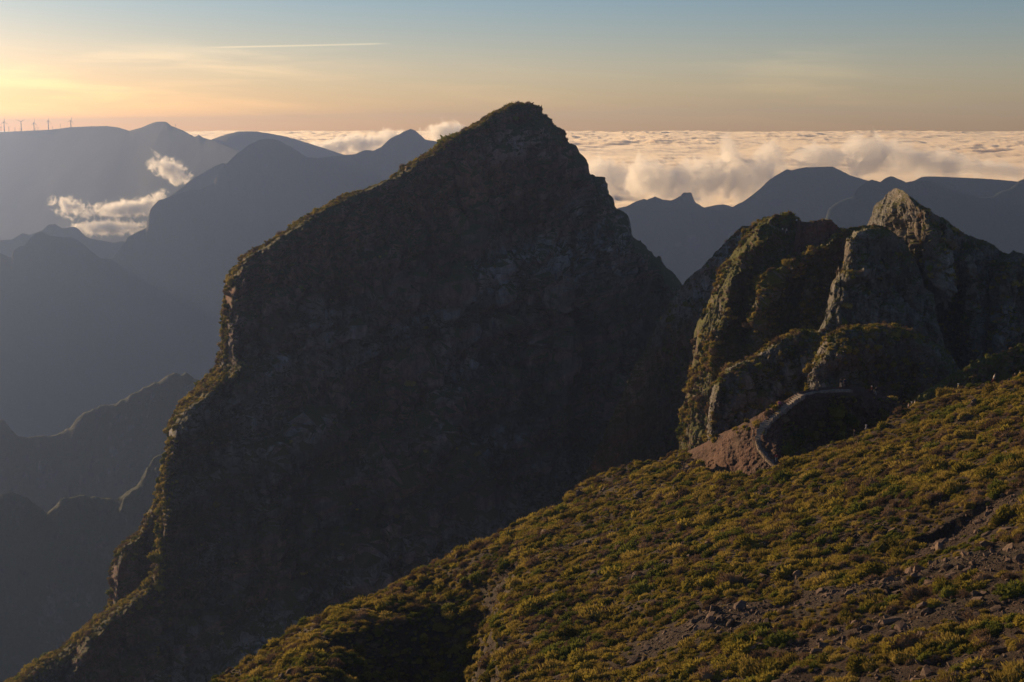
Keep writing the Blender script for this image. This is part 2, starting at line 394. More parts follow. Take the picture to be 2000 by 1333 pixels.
relief('small_castle_peak', [(-1000,700,4300),(-700,640,4400),(-450,620,4500),(-280,560,4600),(-120,520,4704),(0,494,4800),(18,503,4814.4),(24,503,4819.2),(25.5,489,4820.4),(38,482,4830.4),(48,481,4838.4),(61,463,4848.8),(71,455,4856.8),(83,453,4866.4),(97,461,4877.6),(115,463,4892),(143,464,4914.4),(158,473,4926.4),(176,489,4940.8),(194,504,4955.2),(217,506,4973.6),(300,560,5040),(420,640,5136)],
       1100, 300, 120, 0.7, M_FAR, jag=1.0, jagw=7, topamp=0.06, melt=70, noises=FN2, backdrop=1100)
relief('castle_ridge', [(1140,440,4300),(1209,406,4300),(1222,404,4300),(1243,393.6,4300),(1258,389,4300),(1263,391,4300),(1280,384,4300),(1294,390.6,4300),(1311,392,4300),(1330,383,4300),(1334,376.6,4300),(1350,376,4300),(1353,385,4300),(1358,396,4300),(1375,406,4300),(1405,411,4300),(1430,405,4300),(1456,391.5,4300),(1486,368,4300),(1503,351,4300),(1520,340.5,4300),(1537,331,4300),(1547,333,4300),(1558,330,4300),(1575,327,4300),(1626,325.6,4300),(1639,332,4300),(1660,342.6,4300),(1681,349,4300),(1694,353,4300),(1715,357,4300),(1800,400,4300)],
       800, 420, 150, 0.65, M_FAR, jag=0.9, jagw=9, topamp=0.06, melt=70, noises=FN2, backdrop=1100)
relief('low_far_hill', [(1340,420,4650),(1379,405,4650),(1392,402,4650),(1413,399,4650),(1426,403,4650),(1480,425,4650),(1560,460,4650)], 460, 60, 24, 0.8, M_FAR, jag=0.5, jagw=8, topamp=0.06, melt=70, noises=FN2, backdrop=400)
relief('table_hill', [(1740,375,4097),(1783,355,4080),(1800,345.6,4073),(1817,344.7,4066),(1872,347,4044),(1915,349,4027),(1957,352,4010),(1987,355,3998),(2120,362,3945),(2500,380,3800)], 560, 160, 60, 0.7, M_FAR, jag=0.6, jagw=5, topamp=0.06, melt=70, noises=FN2, backdrop=500)
relief('near_right_ridge', [(1590,470,3438),(1613,425.5,3450),(1617.5,408.5,3452),(1634,396,3460),(1664,385,3476),(1677,366,3482),(1694,355,3490),(1702,351,3494),(1719,356,3503),(1728,349,3508),(1741,344,3514),(1753,349,3520),(1770,356.6,3528),(1792,352,3540),(1809,351,3548),(1830,357.5,3558),(1851,368,3569),(1881,376.6,3584),(1915,386,3601),(1940,385,3614),(1949,376.6,3618),(1974,368,3630),(1991,353,3639),(2000,350,3644),(2120,335,3704),(2400,330,3850),(2700,300,4000)],
       760, 300, 130, 0.6, M_FAR, jag=0.9, jagw=8, left=(10, 10), topamp=0.06, melt=70, noises=FN2, backdrop=1100)
LN = [(10, (1/110, 1/110, 1/190), 5, 'ridge'), (3.5, (1/22, 1/22, 1/45), 4, 'ridge'), (2.0, (1/14, 1/14, 1/24), 1, 'cell')]
relief('lower_ridge', [(-2600,420,2300),(-2100,400,2400),(-1700,430,2500),(-1400,410,2560),(-1100,470,2600),(-800,560,2640),(-500,680,2670),(-300,790,2680),(-140,900,2688),(-60,850,2650),(-8,828,2625),(0,821,2625),(7,819,2619),(19,835,2612),(33,852,2600),(57,854,2588),(104,851,2562),(138,835,2538),(150,814,2531),(195,793,2500),(228,788,2481),(266,766,2462),(323,738,2425),(344,727,2412),(354,733,2406),(363,728.5,2400),(375,735.6,2388),(389,745,2375),(470,790,2325),(620,860,2250)],  # high peaks at the left end, out of view, added to shade the lower valley
       1500, 700, 150, 0.55, M_LOW, jag=3.4, jagw=11, cap=(3.0, 3), topamp=0.3, melt=70, noises=LN, backdrop=400)
relief('lowest_ridge', [(-800,960,1700),(-500,1010,1780),(-300,990,1830),(-140,1010,1875),(-40,975,1850),(0,968,1838),(21,961,1831),(52,973,1825),(71,987,1819),(93,1003,1812),(102,994,1812),(119,975,1800),(157,967,1788),(190,971,1775),(228,975,1750),(242,968,1750),(273,944.5,1738),(285,914,1731),(299,892,1725),(323,885,1712),(420,900,1662)],
       1600, 300, 150, 0.6, M_LOW, jag=3.4, jagw=11, cap=(3.0, 3), topamp=0.3, melt=70, noises=LN, backdrop=300)

# ------------------------------------------------------------------ the great peak
def ledges(PX, PY, G):
    """thick lava beds that dip to the left: each stands steep and ends in a shelf set back into the slope"""
    p = G.reshape(-1, 3)
    h = p[:, 2] * 0.927 - p[:, 0] * 0.375
    wv = fbm(p / 56.0, 4); m1 = np.clip(0.55 + 1.3 * fbm(p / 75.0 + 40, 3), 0, 1.3); m2 = np.clip(0.35 + 1.5 * fbm(p / 38.0 + 80, 3), 0, 1.3)
    def saw(u):
        f = u - np.floor(u)
        return np.where(f < 0.84, f / 0.84, (1 - f) / 0.16) - 0.5
    return (13 * m1 * saw((h + 19 * wv) / 29.0) + 5.0 * m2 * saw((h + 16 * wv + 2.5 * fbm(p / 9.0 + 7, 2)) / 10.0)).reshape(PX.shape)
PN = [(15, (1/95, 1/95, 1/150), 4, 'ridge'), (8, (1/28, 1/28, 1/80), 4, 'ridge'), (1.0, (1/13, 1/13, 1/12), 5, ''), (9, (1/62, 1/62, 1/16), 4, 'bed'), (1.3, (1/7, 1/7, 1/18), 1, 'cell'), (0.6, (1/4, 1/4, 1/12), 4, 'ridge')]
relief('great_peak', [(-140,1440,558),(-60,1390,567.3),(0,1345,573.5),(52,1308,579.7),(119,1270,589),(185,1213,598.3),(237,1175,607.6),(285,1142,613.8),(304,1094,620),(309,1042,626.2),(313,1000,629.9),(316,923,638.6),(328,871,644.8),(335,828,649.8),(349,795,654.7),(394,745,666.5),(423,719,672.7),(430,690,677),(437,660,680.8),(440,600,684.5),(443,548,688.2),(450,538,689.4),(470,514,691.9),(471,504,692.5),(503,486,696.9),(539,463.5,701.8),(571.5,443,706.8),(612,415,713),(673,382.5,722.9),(709,372,727.9),(758,346,735.3),(802,318,742.1),(835,297.5,747.1),(863,275,751.4),(887,261,755.2),(916,251,759.5),(932,241,762),(964,220.5,767.6),(991,206,771.9),(1013,201,775),(1053,203.5,775),(1060,208,775),(1061,220.5,775),(1070,229,774.4),(1082,245,773.1),(1096,257,771.9),(1100,265,771.3),(1114,279,770),(1126,285,768.8),(1134.5,301.5,767.6),(1147,322,766.3),(1149,340,765.7),(1163,346,764.5),(1179,348,762.6),(1185,360,762),(1195,382.5,760.1),(1211,411,757.6),(1226,421,755.8),(1230,443,754.5),(1238,463.5,752.7),(1265,483,749),(1290,506,745.2),(1311,532,741.5),(1337,557,737.8),(1420,600,725.4),(1520,640,713)],
       1430, 640, 480, lambda x, y: 0.34 + 0.12 * sstep(500, 1200, y), M_PEAK, jag=4.6, jagw=13, topamp=0.10, flat=True, cap=(9, 3.2),
       left=(lambda y: 19 + 16 * np.exp(-((y - 750) / 70) ** 2), lambda y: 16 + 36 * np.exp(-((y - 745) / 50) ** 2) + 14 * sstep(1050, 1200, y)), right=(19, 40),
       ribs=[([(1060,215),(1075,300),(1082,400),(1070,470),(1090,560),(1108,700),(1100,860)], 17, 60, 30),
             ([(880,290),(886,350),(892,400)], -7, 9, 12),
             ([(1122,560),(1126,680),(1120,860),(1110,980)], -14, 10, 20),
             ([(285,1142),(230,1205),(180,1246),(162,1290),(150,1333)], 14, 14, 30),
             ([(500,715),(440,740),(380,800),(345,870)], 10, 18, 40),
             ([(1190,420),(1200,520),(1230,640)], 9, 22, 22), ([(960,520),(940,620),(950,740)], -7, 16, 30), ([(740,620),(720,760),(730,900)], -8, 18, 36),
             ([(640,860),(620,960),(610,1060)], -9, 14, 26), ([(560,860),(520,960),(480,1080)], 10, 24, 40), ([(830,880),(800,1000),(790,1120)], 9, 26, 34)],
       bumps=[(760,560,13,200,90),(980,560,11,140,60),(640,760,-11,130,80),(1180,640,10,60,120),(900,900,9,180,120),(520,700,-6,60,30)],
       noises=PN, extra=ledges, back=0.8, backdrop=330)
relief('peak_spur', [(150,1440,644.8),(200,1230,648.5),(209,1189,651),(214,1175,653.5),(218,1113,657.2),(233,1070,660.9),(271,1037,667.1),(285,1009,670.8),(311,963,677),(330,930,682),(400,920,694.4)],
       1500, 140, 140, 0.35, M_PEAK, jag=2.0, jagw=9, cap=(3, 2), left=(14, 14), flat=True, noises=PN[1:], back=0.6, backdrop=190)

# ------------------------------------------------------------------ the crags above the saddle
CN = [(4.5, (1/38, 1/38, 1/60), 4, 'ridge'), (2.2, (1/11, 1/11, 1/20), 4, 'ridge'), (1.5, (1/4.5, 1/4.5, 1/7), 1, 'cell'), (0.7, (1/6, 1/6, 1/5), 5, ''), (0.7, (1/1.6, 1/1.6, 1/2.8), 1, 'cell')]
BN = [(3.0, (1/30, 1/30, 1/70), 4, 'ridge'), (1.0, (1/5, 1/5, 1/34), 3, 'ridge'), (1.4, (1/3.2, 1/3.2, 1/13), 1, 'cell'), (0.6, (1/7, 1/7, 1/7), 5, ''), (0.6, (1/1.1, 1/1.1, 1/5), 1, 'cell')]
relief('back_spur', [(1120,980,455),(1180,850,475),(1240,715,495),(1300,605,518),(1324,568,528),(1336,552,532),(1354,536,538),(1371,523,543),(1388,504,548),(1409,481.5,553),(1422,468,557),(1434,457,560),(1450,441,563),(1466,443,565),(1500,450,570),(1560,480,575)],
       1150, 260, 220, 0.36, M_PEAK, jag=2.6, jagw=9, cap=(1, 2), flat=True, noises=[(5, (1/40, 1/40, 1/70), 4, 'ridge'), CN[1], (1.2, (1/4, 1/4, 1/9), 1, 'cell'), CN[3]], backdrop=150)
relief('viewpoint_crag', [(1290,1010,450),(1312,950,450),(1322,905,450),(1328,868,449.88),(1330,838,449.84),(1333,797,449.78),(1344,749,449.56),(1351,704,449.42),(1353,672,449.38),(1361,635,449.22),(1381,599,448.82),(1397,554,448.5),(1409,526,448.26),(1434,494,447.76),(1452,462,447.4),(1462,447,447.2),(1482,434,444),(1494,426,445),(1503,423,445),(1511,419,445),(1522,422,445),(1530,418,445),(1539,416.5,445),(1547,423,445),(1562,425,444),(1565,434,443),(1579,434,442),(1592,432,441),(1608,428.5,440),(1624,433,439),(1640,446,438),(1656,446,436),(1700,440,432),(1780,450,425)],
       1030, 350, 300, lambda x, y: 0.42 + 0.10 * np.sin(x / 35), M_CRAG, jag=2.6, jagw=8, cap=(3, 3), left=(8, 16),
       ribs=[([(1520,440),(1462,500),(1428,560),(1408,630),(1392,720),(1380,800)], 9, 14, 14),
             ([(1660,450),(1610,478),(1563,510),(1522,534),(1500,562),(1484,603),(1479,645),(1480,690)], 16, 10, 34),
             ([(1600,520),(1570,580),(1560,640)], 6, 10, 22)],
       bumps=[(1455,640,-7,26,70),(1545,600,-6,40,60)], flat=True, noises=CN, backdrop=160)
M_REDSLOPE = rock_mat('red_ash', 7, (0.11, 0.062, 0.048), (0.085, 0.05, 0.04), (0.14, 0.06, 0.042), (0.06, 0.06, 0.02), veg=0.2, redamt=0.8, bumpd=0.5)
relief('red_ash_slope', [(1540,500,441),(1550,462,440),(1558,432,439),(1562,426,438),(1566,434,438),(1579,434,437),(1592,432,436),(1608,428,435),(1624,432,434),(1640,446,432),(1654,468,430),(1664,490,428)],
       510, 120, 80, 0.55, M_REDSLOPE, jag=1.4, jagw=7, cap=(1, 1), left=(6, 10), flat=True, noises=[(1.6, (1/9, 1/9, 1/14), 4, 'ridge'), (0.5, (1/3, 1/3, 1/5), 1, 'cell'), (0.4, (1/2, 1/2, 1/2), 4, '')], backdrop=30)
relief('green_rib', [(1350,980,350),(1372,900,352),(1380,850,354),(1384,800,356),(1392,752,359),(1421,718,363),(1470,697,367),(1494,681,369),(1527,657,372),(1567,644,375),(1590,648,376),(1620,640,378),(1680,650,380)],
       960, 210, 170, 0.30, M_BASALT, jag=2.4, jagw=8, cap=(6, 2.2), left=(9, 12),
       ribs=[([(1600,650),(1585,690),(1575,740)], 5, 10, 14)], flat=True, noises=BN, backdrop=120)
relief('pinnacle_ridge', [(1676,480,470),(1690,446,462),(1701,418,452),(1706,400,447),(1712,396,445),(1717,394,444),(1725,389,442),(1731,378,440),(1735,374,438),(1743,369,436),(1750,368,433),(1762,372,428),(1774,381,424),(1786,390,421),(1802,402,417),(1818,413,413),(1834,424,411),(1851,433,409),(1867,449,407),(1890,459,405),(1907,465,403),(1940,477,400),(1952,490,398),(1968,498,396),(1980,491,395),(1990,494,394),(2010,500,392),(2130,530,384)],
       960, 340, 300, 0.34, M_BASALT, jag=2.0, jagw=7, cap=(1.0, 1.5),
       ribs=[([(1752,364),(1776,388),(1804,416),(1824,461),(1832,505),(1842,560),(1850,610)], 24, 52, 26),
             ([(1880,480),(1900,560),(1905,640),(1890,730)], 8, 16, 26), ([(1960,500),(1965,600),(1950,700)], 7, 18, 24)],
       bumps=[(1868,640,-9,18,110)], flat=True, noises=BN, backdrop=140)
relief('column_wall', [(1560,760,372),(1583,672,377),(1600,645,379),(1612,619,381),(1616,591,383),(1624,556,385),(1634,540,386),(1637,520,386.5),(1639,519,386.5),(1642,531,387),(1648,512,387.5),(1650,498,388),(1653,470,388.5),(1656,462,389),(1659,470,389),(1668,452,390),(1690,447,391),(1716,446,392),(1738,450,392),(1758,462,391),(1774,482,389),(1788,510,387),(1800,540,385),(1804,556,385),(1822,572,384),(1832,630,382),(1848,690,379),(1862,750,376)],
       900, 240, 240, 0.22, M_BASALT, jag=2.0, jagw=6, cap=(3.0, 2.0), left=(9, 12),
       ribs=[([(1640,560),(1690,535),(1732,528),(1760,545)], 5, 8, 14), ([(1650,560),(1640,600),(1636,650)], 4, 6, 9)],
       bumps=[(1680,620,5,60,50)], flat=True, noises=BN, backdrop=90)
relief('grassy_buttress', [(1572,800,318),(1578,760,320),(1582,722,323),(1598,686,327),(1612,658,330),(1644,641,333),(1685,639,335),(1729,635,336),(1766,640,336),(1798,653,335),(1839,677,333),(1863,701,331),(1879,738,328),(1886,790,325)],
       880, 200, 190, lambda x, y: 1.0 - 0.75 * sstep(680, 730, y + 0.25 * (x - 1640)), M_BASALT, jag=3.6, jagw=9, cap=(2.0, 2), left=(12, 26), right=(8, 30),
       ribs=[([(1729,637),(1690,665),(1650,690),(1615,715)], 3.0, 12, 16)], flat=True, noises=[(2.6, (1/16, 1/16, 1/20), 4, 'ridge'), CN[1], CN[2], BN[2], CN[3], BN[4]], backdrop=70)
relief('dark_buttress', [(1700,835,300),(1760,800,302),(1800,770,304),(1850,735,306),(1880,722,307),(1910,700,308),(1950,690,309),(2000,670,310),(2120,640,312)],
       880, 160, 110, 0.5, M_CRAG, jag=2.0, jagw=9, cap=(2, 2), flat=True, noises=CN[1:], backdrop=60)

# ------------------------------------------------------------------ the near hillside
PLX, PLY = 0.36, -0.116
PL0 = -41 - PLX * 85 - PLY * 236                       # z = PL0 + PLX x + PLY y
def on_plane(px, py):
    a, b = ray(px, py)
    Y = PL0 / (b - PLX * a - PLY)
    return a * Y, Y, b * Y
CREST = np.array([(330,1376),(400,1333),(470,1290),(560,1240),(620,1208),(700,1176),(790,1130),(870,1092),(960,1052),(1020,1018),(1060,1000),(1105,985),(1108,965),(1150,940),(1200,925),(1260,905),(1340,884),(1372,902),(1396,930),(1440,931),(1480,924),(1508,912),(1540,898),(1600,880),(1660,853),(1720,828),(1790,797),(1850,772),(1900,760),(1950,750),(2000,738),(2080,715),(2200,680),(2800,560)], float)
def gully(X, Y):
    axis = [tuple(float(v) for v in on_plane(x_, y_)[:2]) for x_, y_ in ((1010, 1080), (935, 1118), (885, 1185), (858, 1262), (856, 1333), (860, 1430))]
    d, sd, fr = seg_dist(X, Y, axis)
    d = d + 2.2 * fbm(np.stack([X.ravel() / 9, Y.ravel() / 9, 0 * X.ravel() + 4], -1), 3).reshape(X.shape)
    far = sd < 0                                        # crest side of the gully axis
    depth = 15 * sstep(0.06, 0.45, fr)
    prof = np.where(far, 1 - sstep(0, 1, d / 22.0), 1 - sstep(0, 1, d / 9.0))
    return -depth * prof
def hill_z(X, Y, fine=True):
    sh = X.shape
    q = np.stack([X.ravel(), Y.ravel(), np.zeros(X.size)], -1)
    z = PL0 + PLX * X + PLY * Y + gully(X, Y)
    z = z + (1.5 * fbm(q / 30.0, 3) + 1.25 * fbm(q / 9.0, 3)).reshape(sh)
    # small earth banks across the slope
    for (bx, by, ln, h) in ((49, 158, 5.5, 1.3), (40, 140, 4, 0.5), (58, 180, 5, 0.5)):
        along = (X - bx) * 0.94 + (Y - by) * 0.34; acr = (X - bx) * -0.34 + (Y - by) * 0.94
        z = z - h * np.exp(-(along / ln) ** 2) * (sstep(-0.1, 0.5, -acr) * (1 - sstep(1.5, 7, -acr)))
    if fine:
        z = z + (0.30 * fbm(q / 2.3, 4) + 0.55 * fbm(q / 4.5 + 9, 3)).reshape(sh)
    return z
CX = np.linspace(300, 2800, 1100)
CY_ = np.interp(CX, CREST[:, 0], CREST[:, 1])
_x, _Yc, _z = on_plane(CX, CY_)
def crest_Y(X, Y):
    px = 1000 + FPX * X / Y * CP          # near enough at this field of view
    return np.interp(px, CX, _Yc)
def slope_z(X, Y, fine=True):
    yc = crest_Y(X, Y)
    d = Y - yc
    z = hill_z(X, np.minimum(Y, yc + 1.5), fine)
    over = np.maximum(d, 0)
    return z - over * 0.75 + np.minimum(over, 2.0) * 0.3
def build_hill():
    m, t, b = new_mat('hillside_soil')
    n1 = tex(t, 0.12, 5, 0.6); n2 = tex(t, 1.4, 6, 0.7); n3 = tex(t, 5.0, 4, 0.7)
    c = mixc(t, ramp(t, n1, [(0.38, 0.0), (0.62, 1.0)]), (0.044, 0.027, 0.019), (0.044, 0.032, 0.022))
    c = mixc(t, 1.0, c, ramp(t, n2, [(0.3, 0.5), (0.5, 1.0), (0.7, 1.6)]), 'MULTIPLY')
    c = mixc(t, 1.0, c, ramp(t, n3, [(0.3, 0.6), (0.5, 1.0), (0.7, 1.5)]), 'MULTIPLY')
    t.links.new(c, b.inputs['Base Color'])
    bump(t, b, mth(t, 'ADD', n2, mth(t, 'MULTIPLY', n3, 0.5)), 1.0, 0.35)
    nc, nr = 640, 400
    u = np.linspace(-0.28, 0.66, nc)
    YY = 70 * (330 / 70.0) ** np.linspace(0, 1, nr)
    Yg, U = np.meshgrid(YY, u, indexing='ij')
    Xg = U * Yg
    Z = slope_z(Xg, Yg)
    o = link_mesh('hillside', np.stack([Xg, Yg, Z], -1).reshape(-1, 3), grid_faces(nr, nc)[:, ::-1], m); o['kind'] = 'structure'
build_hill()

# ------------------------------------------------------------------ the saddle that carries the path
def saddle_mat():
    m, t, b = new_mat('saddle_earth')
    n1 = tex(t, 0.10, 5, 0.6); n2 = tex(t, 1.1, 6, 0.7)
    c = mixc(t, ramp(t, n1, [(0.40, 0.0), (0.6, 1.0)]), (0.105, 0.055, 0.040), (0.085, 0.050, 0.038))
    c = mixc(t, 1.0, c, ramp(t, n2, [(0.3, 0.65), (0.5, 1.0), (0.7, 1.4)]), 'MULTIPLY')
    t.links.new(c, b.inputs['Base Color']); bump(t, b, n2, 0.8, 0.4)
    return m
M_EARTH = saddle_mat()
relief('saddle', [(1300,905,296),(1340,884,288),(1380,864,281),(1400,850,277),(1440,834,271),(1470,816,267),(1500,800,265),(1520,789,264),(1560,766,264),(1600,757,265),(1640,754,267),(1680,757,270),(1710,764,273),(1740,778,275),(1780,800,277),(1860,830,279),(1960,840,280)],
       1030, 300, 170, lambda x, y: 0.9 + 0 * x, M_EARTH, jag=1.2, jagw=9, cap=(1.5, 1.0),
       bumps=[(1640,860,-9,80,60),(1560,840,-3,40,40)],
       noises=[(1.0, (1/14, 1/14, 1/14), 3, ''), (0.22, (1/2.5, 1/2.5, 1/2.5), 4, 'ridge')], flat=True, backdrop=60, back=1.1)

# ------------------------------------------------------------------ plants and stones
def leaf_mat(name, dark, mid, light, trans=0.35):
    m = bpy.data.materials.new(name); m.use_nodes = True; t = m.node_tree
    out = t.nodes['Material Output']; t.nodes.remove(t.nodes['Principled BSDF'])
    oi = nd(t, 'ShaderNodeObjectInfo'); 
    n = tex(t, 0.16, 3, 0.6); n2 = tex(t, 3.0, 3, 0.7)
    v = mth(t, 'ADD', mth(t, 'MULTIPLY', oi.outputs['Random'], 0.5), mth(t, 'ADD', mth(t, 'MULTIPLY', n, 0.7), mth(t, 'MULTIPLY_ADD', n2, 0.5, -0.35)))
    c = ramp(t, v, [(0.15, dark), (0.5, mid), (0.9, light)], 'LINEAR')
    d = nd(t, 'ShaderNodeBsdfDiffuse'); tr = nd(t, 'ShaderNodeBsdfTranslucent'); mx = nd(t, 'ShaderNodeMixShader'); mx.inputs[0].default_value = trans
    t.links.new(c, d.inputs[0]); t.links.new(c, tr.inputs[0])
    t.links.new(d.outputs[0], mx.inputs[1]); t.links.new(tr.outputs[0], mx.inputs[2]); t.links.new(mx.outputs[0], out.inputs[0])
    return m
LEAF = [leaf_mat('olive_leaves', (0.080, 0.072, 0.017), (0.215, 0.182, 0.034), (0.40, 0.315, 0.062)),
        leaf_mat('green_leaves', (0.042, 0.054, 0.014), (0.115, 0.130, 0.026), (0.21, 0.212, 0.042)),
        leaf_mat('dry_twigs', (0.075, 0.052, 0.036), (0.165, 0.112, 0.070), (0.29, 0.20, 0.125), 0.2),
        leaf_mat('straw_tuft', (0.14, 0.11, 0.030), (0.28, 0.215, 0.055), (0.43, 0.33, 0.09))]
def shrub_mesh(name, kind, seed, n=260):
    """a low mound about one metre across: a dense inner body and many small sprays standing out of it"""
    r = np.random.default_rng(seed)
    lobes = [(0, 0, 0.0, 0.36)] + [(r.uniform(-.34, .34), r.uniform(-.28, .28), r.uniform(-.05, .10), r.uniform(.17, .28)) for _ in range(5)]
    flat = (1.15, 1.2, 1.1, 0.95)[kind]
    vs, fs = [], []
    bm = bmesh.new(); bmesh.ops.create_icosphere(bm, subdivisions=1, radius=1)
    ico = np.array([v.co[:] for v in bm.verts]); icf = np.array([[v.index for v in f.verts] for f in bm.faces]); bm.free()
    for lx, ly, lz, lr in lobes:
        p = ico * lr * r.uniform(0.72, 0.92, (len(ico), 1)); p[:, 2] *= flat
        base = sum(len(v) for v in vs); vs.append(p + (lx, ly, lz)); fs.append(icf + base)
    nb = n
    li = r.integers(0, len(lobes), nb)
    for k in range(nb):
        lx, ly, lz, lr = lobes[li[k]]
        a = r.uniform(0, 2 * math.pi); u = r.uniform(-0.15, 1.0)
        dv = np.array([math.cos(a) * math.sqrt(max(0, 1 - u * u)), math.sin(a) * math.sqrt(max(0, 1 - u * u)), u])
        c = np.array([lx, ly, lz]) + dv * lr * np.array([1, 1, flat]) * 0.85
        if kind == 3: dirn = dv * 0.5 + np.array([r.normal(0, .25), r.normal(0, .25), 1.0])
        else: dirn = dv + np.array([0, 0, 0.45]) + r.normal(0, .35, 3)
        dirn /= np.linalg.norm(dirn)
        side = np.cross(dirn, r.normal(size=3)); side /= np.linalg.norm(side)
        ln = r.uniform(0.09, 0.19) * (1.25 if kind in (2, 3) else 1.0); wd = r.uniform(0.022, 0.05) * (0.6 if kind in (2, 3) else 1.2)
        base = sum(len(v) for v in vs) if k == 0 else base + 4
        vs.append(np.array([c - side * wd * .5, c + side * wd * .5, c + dirn * ln * .6 + side * wd, c + dirn * ln - side * wd * .3])); fs.append(np.array([[0, 1, 2], [0, 2, 3]]) + base)
    me = bpy.data.meshes.new(name); me.from_pydata(np.concatenate(vs).tolist(), [], np.concatenate(fs).tolist())
    me.materials.append(LEAF[kind]); me.update()
    return me
SHRUBS = [(k, shrub_mesh('shrub_%s' % nm, k, 11 * k + j)) for k, nm, cnt in ((0, 'olive', 3), (1, 'green', 2), (2, 'dry', 2), (3, 'straw', 2)) for j in range(cnt)]

def stone_mat(name, a, b_):
    m, t, b = new_mat(name)
    oi = nd(t, 'ShaderNodeObjectInfo')
    n = tex(t, 4.0, 5, 0.65)
    c = mixc(t, oi.outputs['Random'], a, b_)
    c = mixc(t, 1.0, c, ramp(t, n, [(0.3, 0.6), (0.5, 1.0), (0.7, 1.4)]), 'MULTIPLY')
    t.links.new(c, b.inputs['Base Color']); bump(t, b, n, 0.8, 0.05)
    return m
M_STONE = stone_mat('scree_stone', (0.075, 0.052, 0.042), (0.17, 0.115, 0.085))
def stone_mesh(name, seed):
    r = np.random.default_rng(seed)
    bm = bmesh.new()
    sc = r.uniform(0.5, 1.0, 3); sc[2] *= 0.62
    for _ in range(16):
        d = r.normal(size=3); d /= np.linalg.norm(d); d *= r.uniform(0.8, 1.0)
        bm.verts.new(np.sign(d) * np.abs(d) ** 0.75 * sc * 0.5)
    ret = bmesh.ops.convex_hull(bm, input=bm.verts[:])
    bmesh.ops.delete(bm, geom=[v for v in bm.verts if not v.link_faces], context='VERTS')
    me = bpy.data.meshes.new(name); bm.to_mesh(me); bm.free(); me.materials.append(M_STONE)
    return me
STONES = [stone_mesh('stone', 100 + k) for k in range(7)]

def scatter_cloud(name, protos, pts, rots, scl, idx, parent=None):
    """one object: many copies of the given meshes set on points"""
    me = bpy.data.meshes.new(name)
    me.vertices.add(len(pts)); me.vertices.foreach_set('co', np.asarray(pts, np.float32).ravel())
    for nm, tp, arr in (('rot', 'FLOAT_VECTOR', rots), ('scl', 'FLOAT_VECTOR', scl), ('idx', 'INT', idx)):
        a = me.attributes.new(nm, tp, 'POINT')
        if tp == 'FLOAT_VECTOR': a.data.foreach_set('vector', np.asarray(arr, np.float32).ravel())
        else: a.data.foreach_set('value', np.asarray(arr, np.int32))
    o = bpy.data.objects.new(name, me); COL.objects.link(o); o.parent = parent
    g = bpy.data.node_groups.new(name + '_scatter', 'GeometryNodeTree')
    g.interface.new_socket('Geometry', in_out='INPUT', socket_type='NodeSocketGeometry')
    g.interface.new_socket('Geometry', in_out='OUTPUT', socket_type='NodeSocketGeometry')
    gi = g.nodes.new('NodeGroupInput'); go = g.nodes.new('NodeGroupOutput')
    iop = g.nodes.new('GeometryNodeInstanceOnPoints'); jn = g.nodes.new('GeometryNodeJoinGeometry')
    for p in protos:
        oi = g.nodes.new('GeometryNodeObjectInfo'); oi.inputs['Object'].default_value = p; oi.inputs['As Instance'].default_value = True
        oi.transform_space = 'ORIGINAL'
        g.links.new(oi.outputs['Geometry'], jn.inputs[0])
    def attr(nm, dt):
        a = g.nodes.new('GeometryNodeInputNamedAttribute'); a.data_type = dt; a.inputs['Name'].default_value = nm
        return a.outputs['Attribute']
    g.links.new(gi.outputs[0], iop.inputs['Points']); g.links.new(jn.outputs[0], iop.inputs['Instance'])
    iop.inputs['Pick Instance'].default_value = True
    g.links.new(attr('idx', 'INT'), iop.inputs['Instance Index'])
    e2r = g.nodes.new('FunctionNodeEulerToRotation'); g.links.new(attr('rot', 'FLOAT_VECTOR'), e2r.inputs[0])
    g.links.new(e2r.outputs[0], iop.inputs['Rotation']); g.links.new(attr('scl', 'FLOAT_VECTOR'), iop.inputs['Scale'])
    g.links.new(iop.outputs[0], go.inputs[0])
    md = o.modifiers.new('scatter', 'NODES'); md.node_group = g
    o['kind'] = 'stuff'
    return o

# where the near hillside is bare: scree bands and earth, drawn along the slope
def plane_poly(pts):
    return [tuple(float(v) for v in on_plane(x, y)[:2]) for x, y in pts]
BARE = [(plane_poly([(1960,985),(1880,1020),(1820,1050)]), 3.0, 0.9), (plane_poly([(2010,1090),(1900,1105),(1790,1120),(1690,1150),(1560,1180),(1400,1215),(1290,1250)]), 4.5, 0.95),
        (plane_poly([(2010,1170),(1900,1190),(1760,1220),(1600,1260)]), 4.0, 0.8), (plane_poly([(1180,1045),(1080,1075),(1040,1085)]), 2.5, 0.8),
        (plane_poly([(1460,1000),(1400,1020)]), 2.0, 0.6), (plane_poly([(2010,1290),(1850,1310),(1700,1330)]), 3.0, 0.6), (plane_poly([(1210,1140),(1280,1110)]), 2.2, 0.6)]
def bareness(X, Y):
    q = np.stack([X / 9, Y / 9, 0 * X + 2], -1)
    wb = fbm(q, 3)
    b = np.zeros(len(X))
    for poly, wd, a in BARE:
        d, _, _ = seg_dist(X, Y, poly)
        b = np.maximum(b, a * (1 - sstep(0.4, 1.5, (d + wb * 2.4) / wd)))
    # patchy ground low on the slope
    low = 1 - sstep(120, 165, Y)
    b = np.maximum(b, np.clip((fbm(np.stack([X / 5, Y / 5, 0 * X + 8], -1), 3) + 0.12 * low) * 1.4, 0, 0.85))
    return np.clip(b, 0, 1)
def visible(X, Y):
    d = Y - crest_Y(X, Y)
    return (d < 1.2) & (X / Y > -0.24) & (X / Y < 0.52) & (Y > 78)
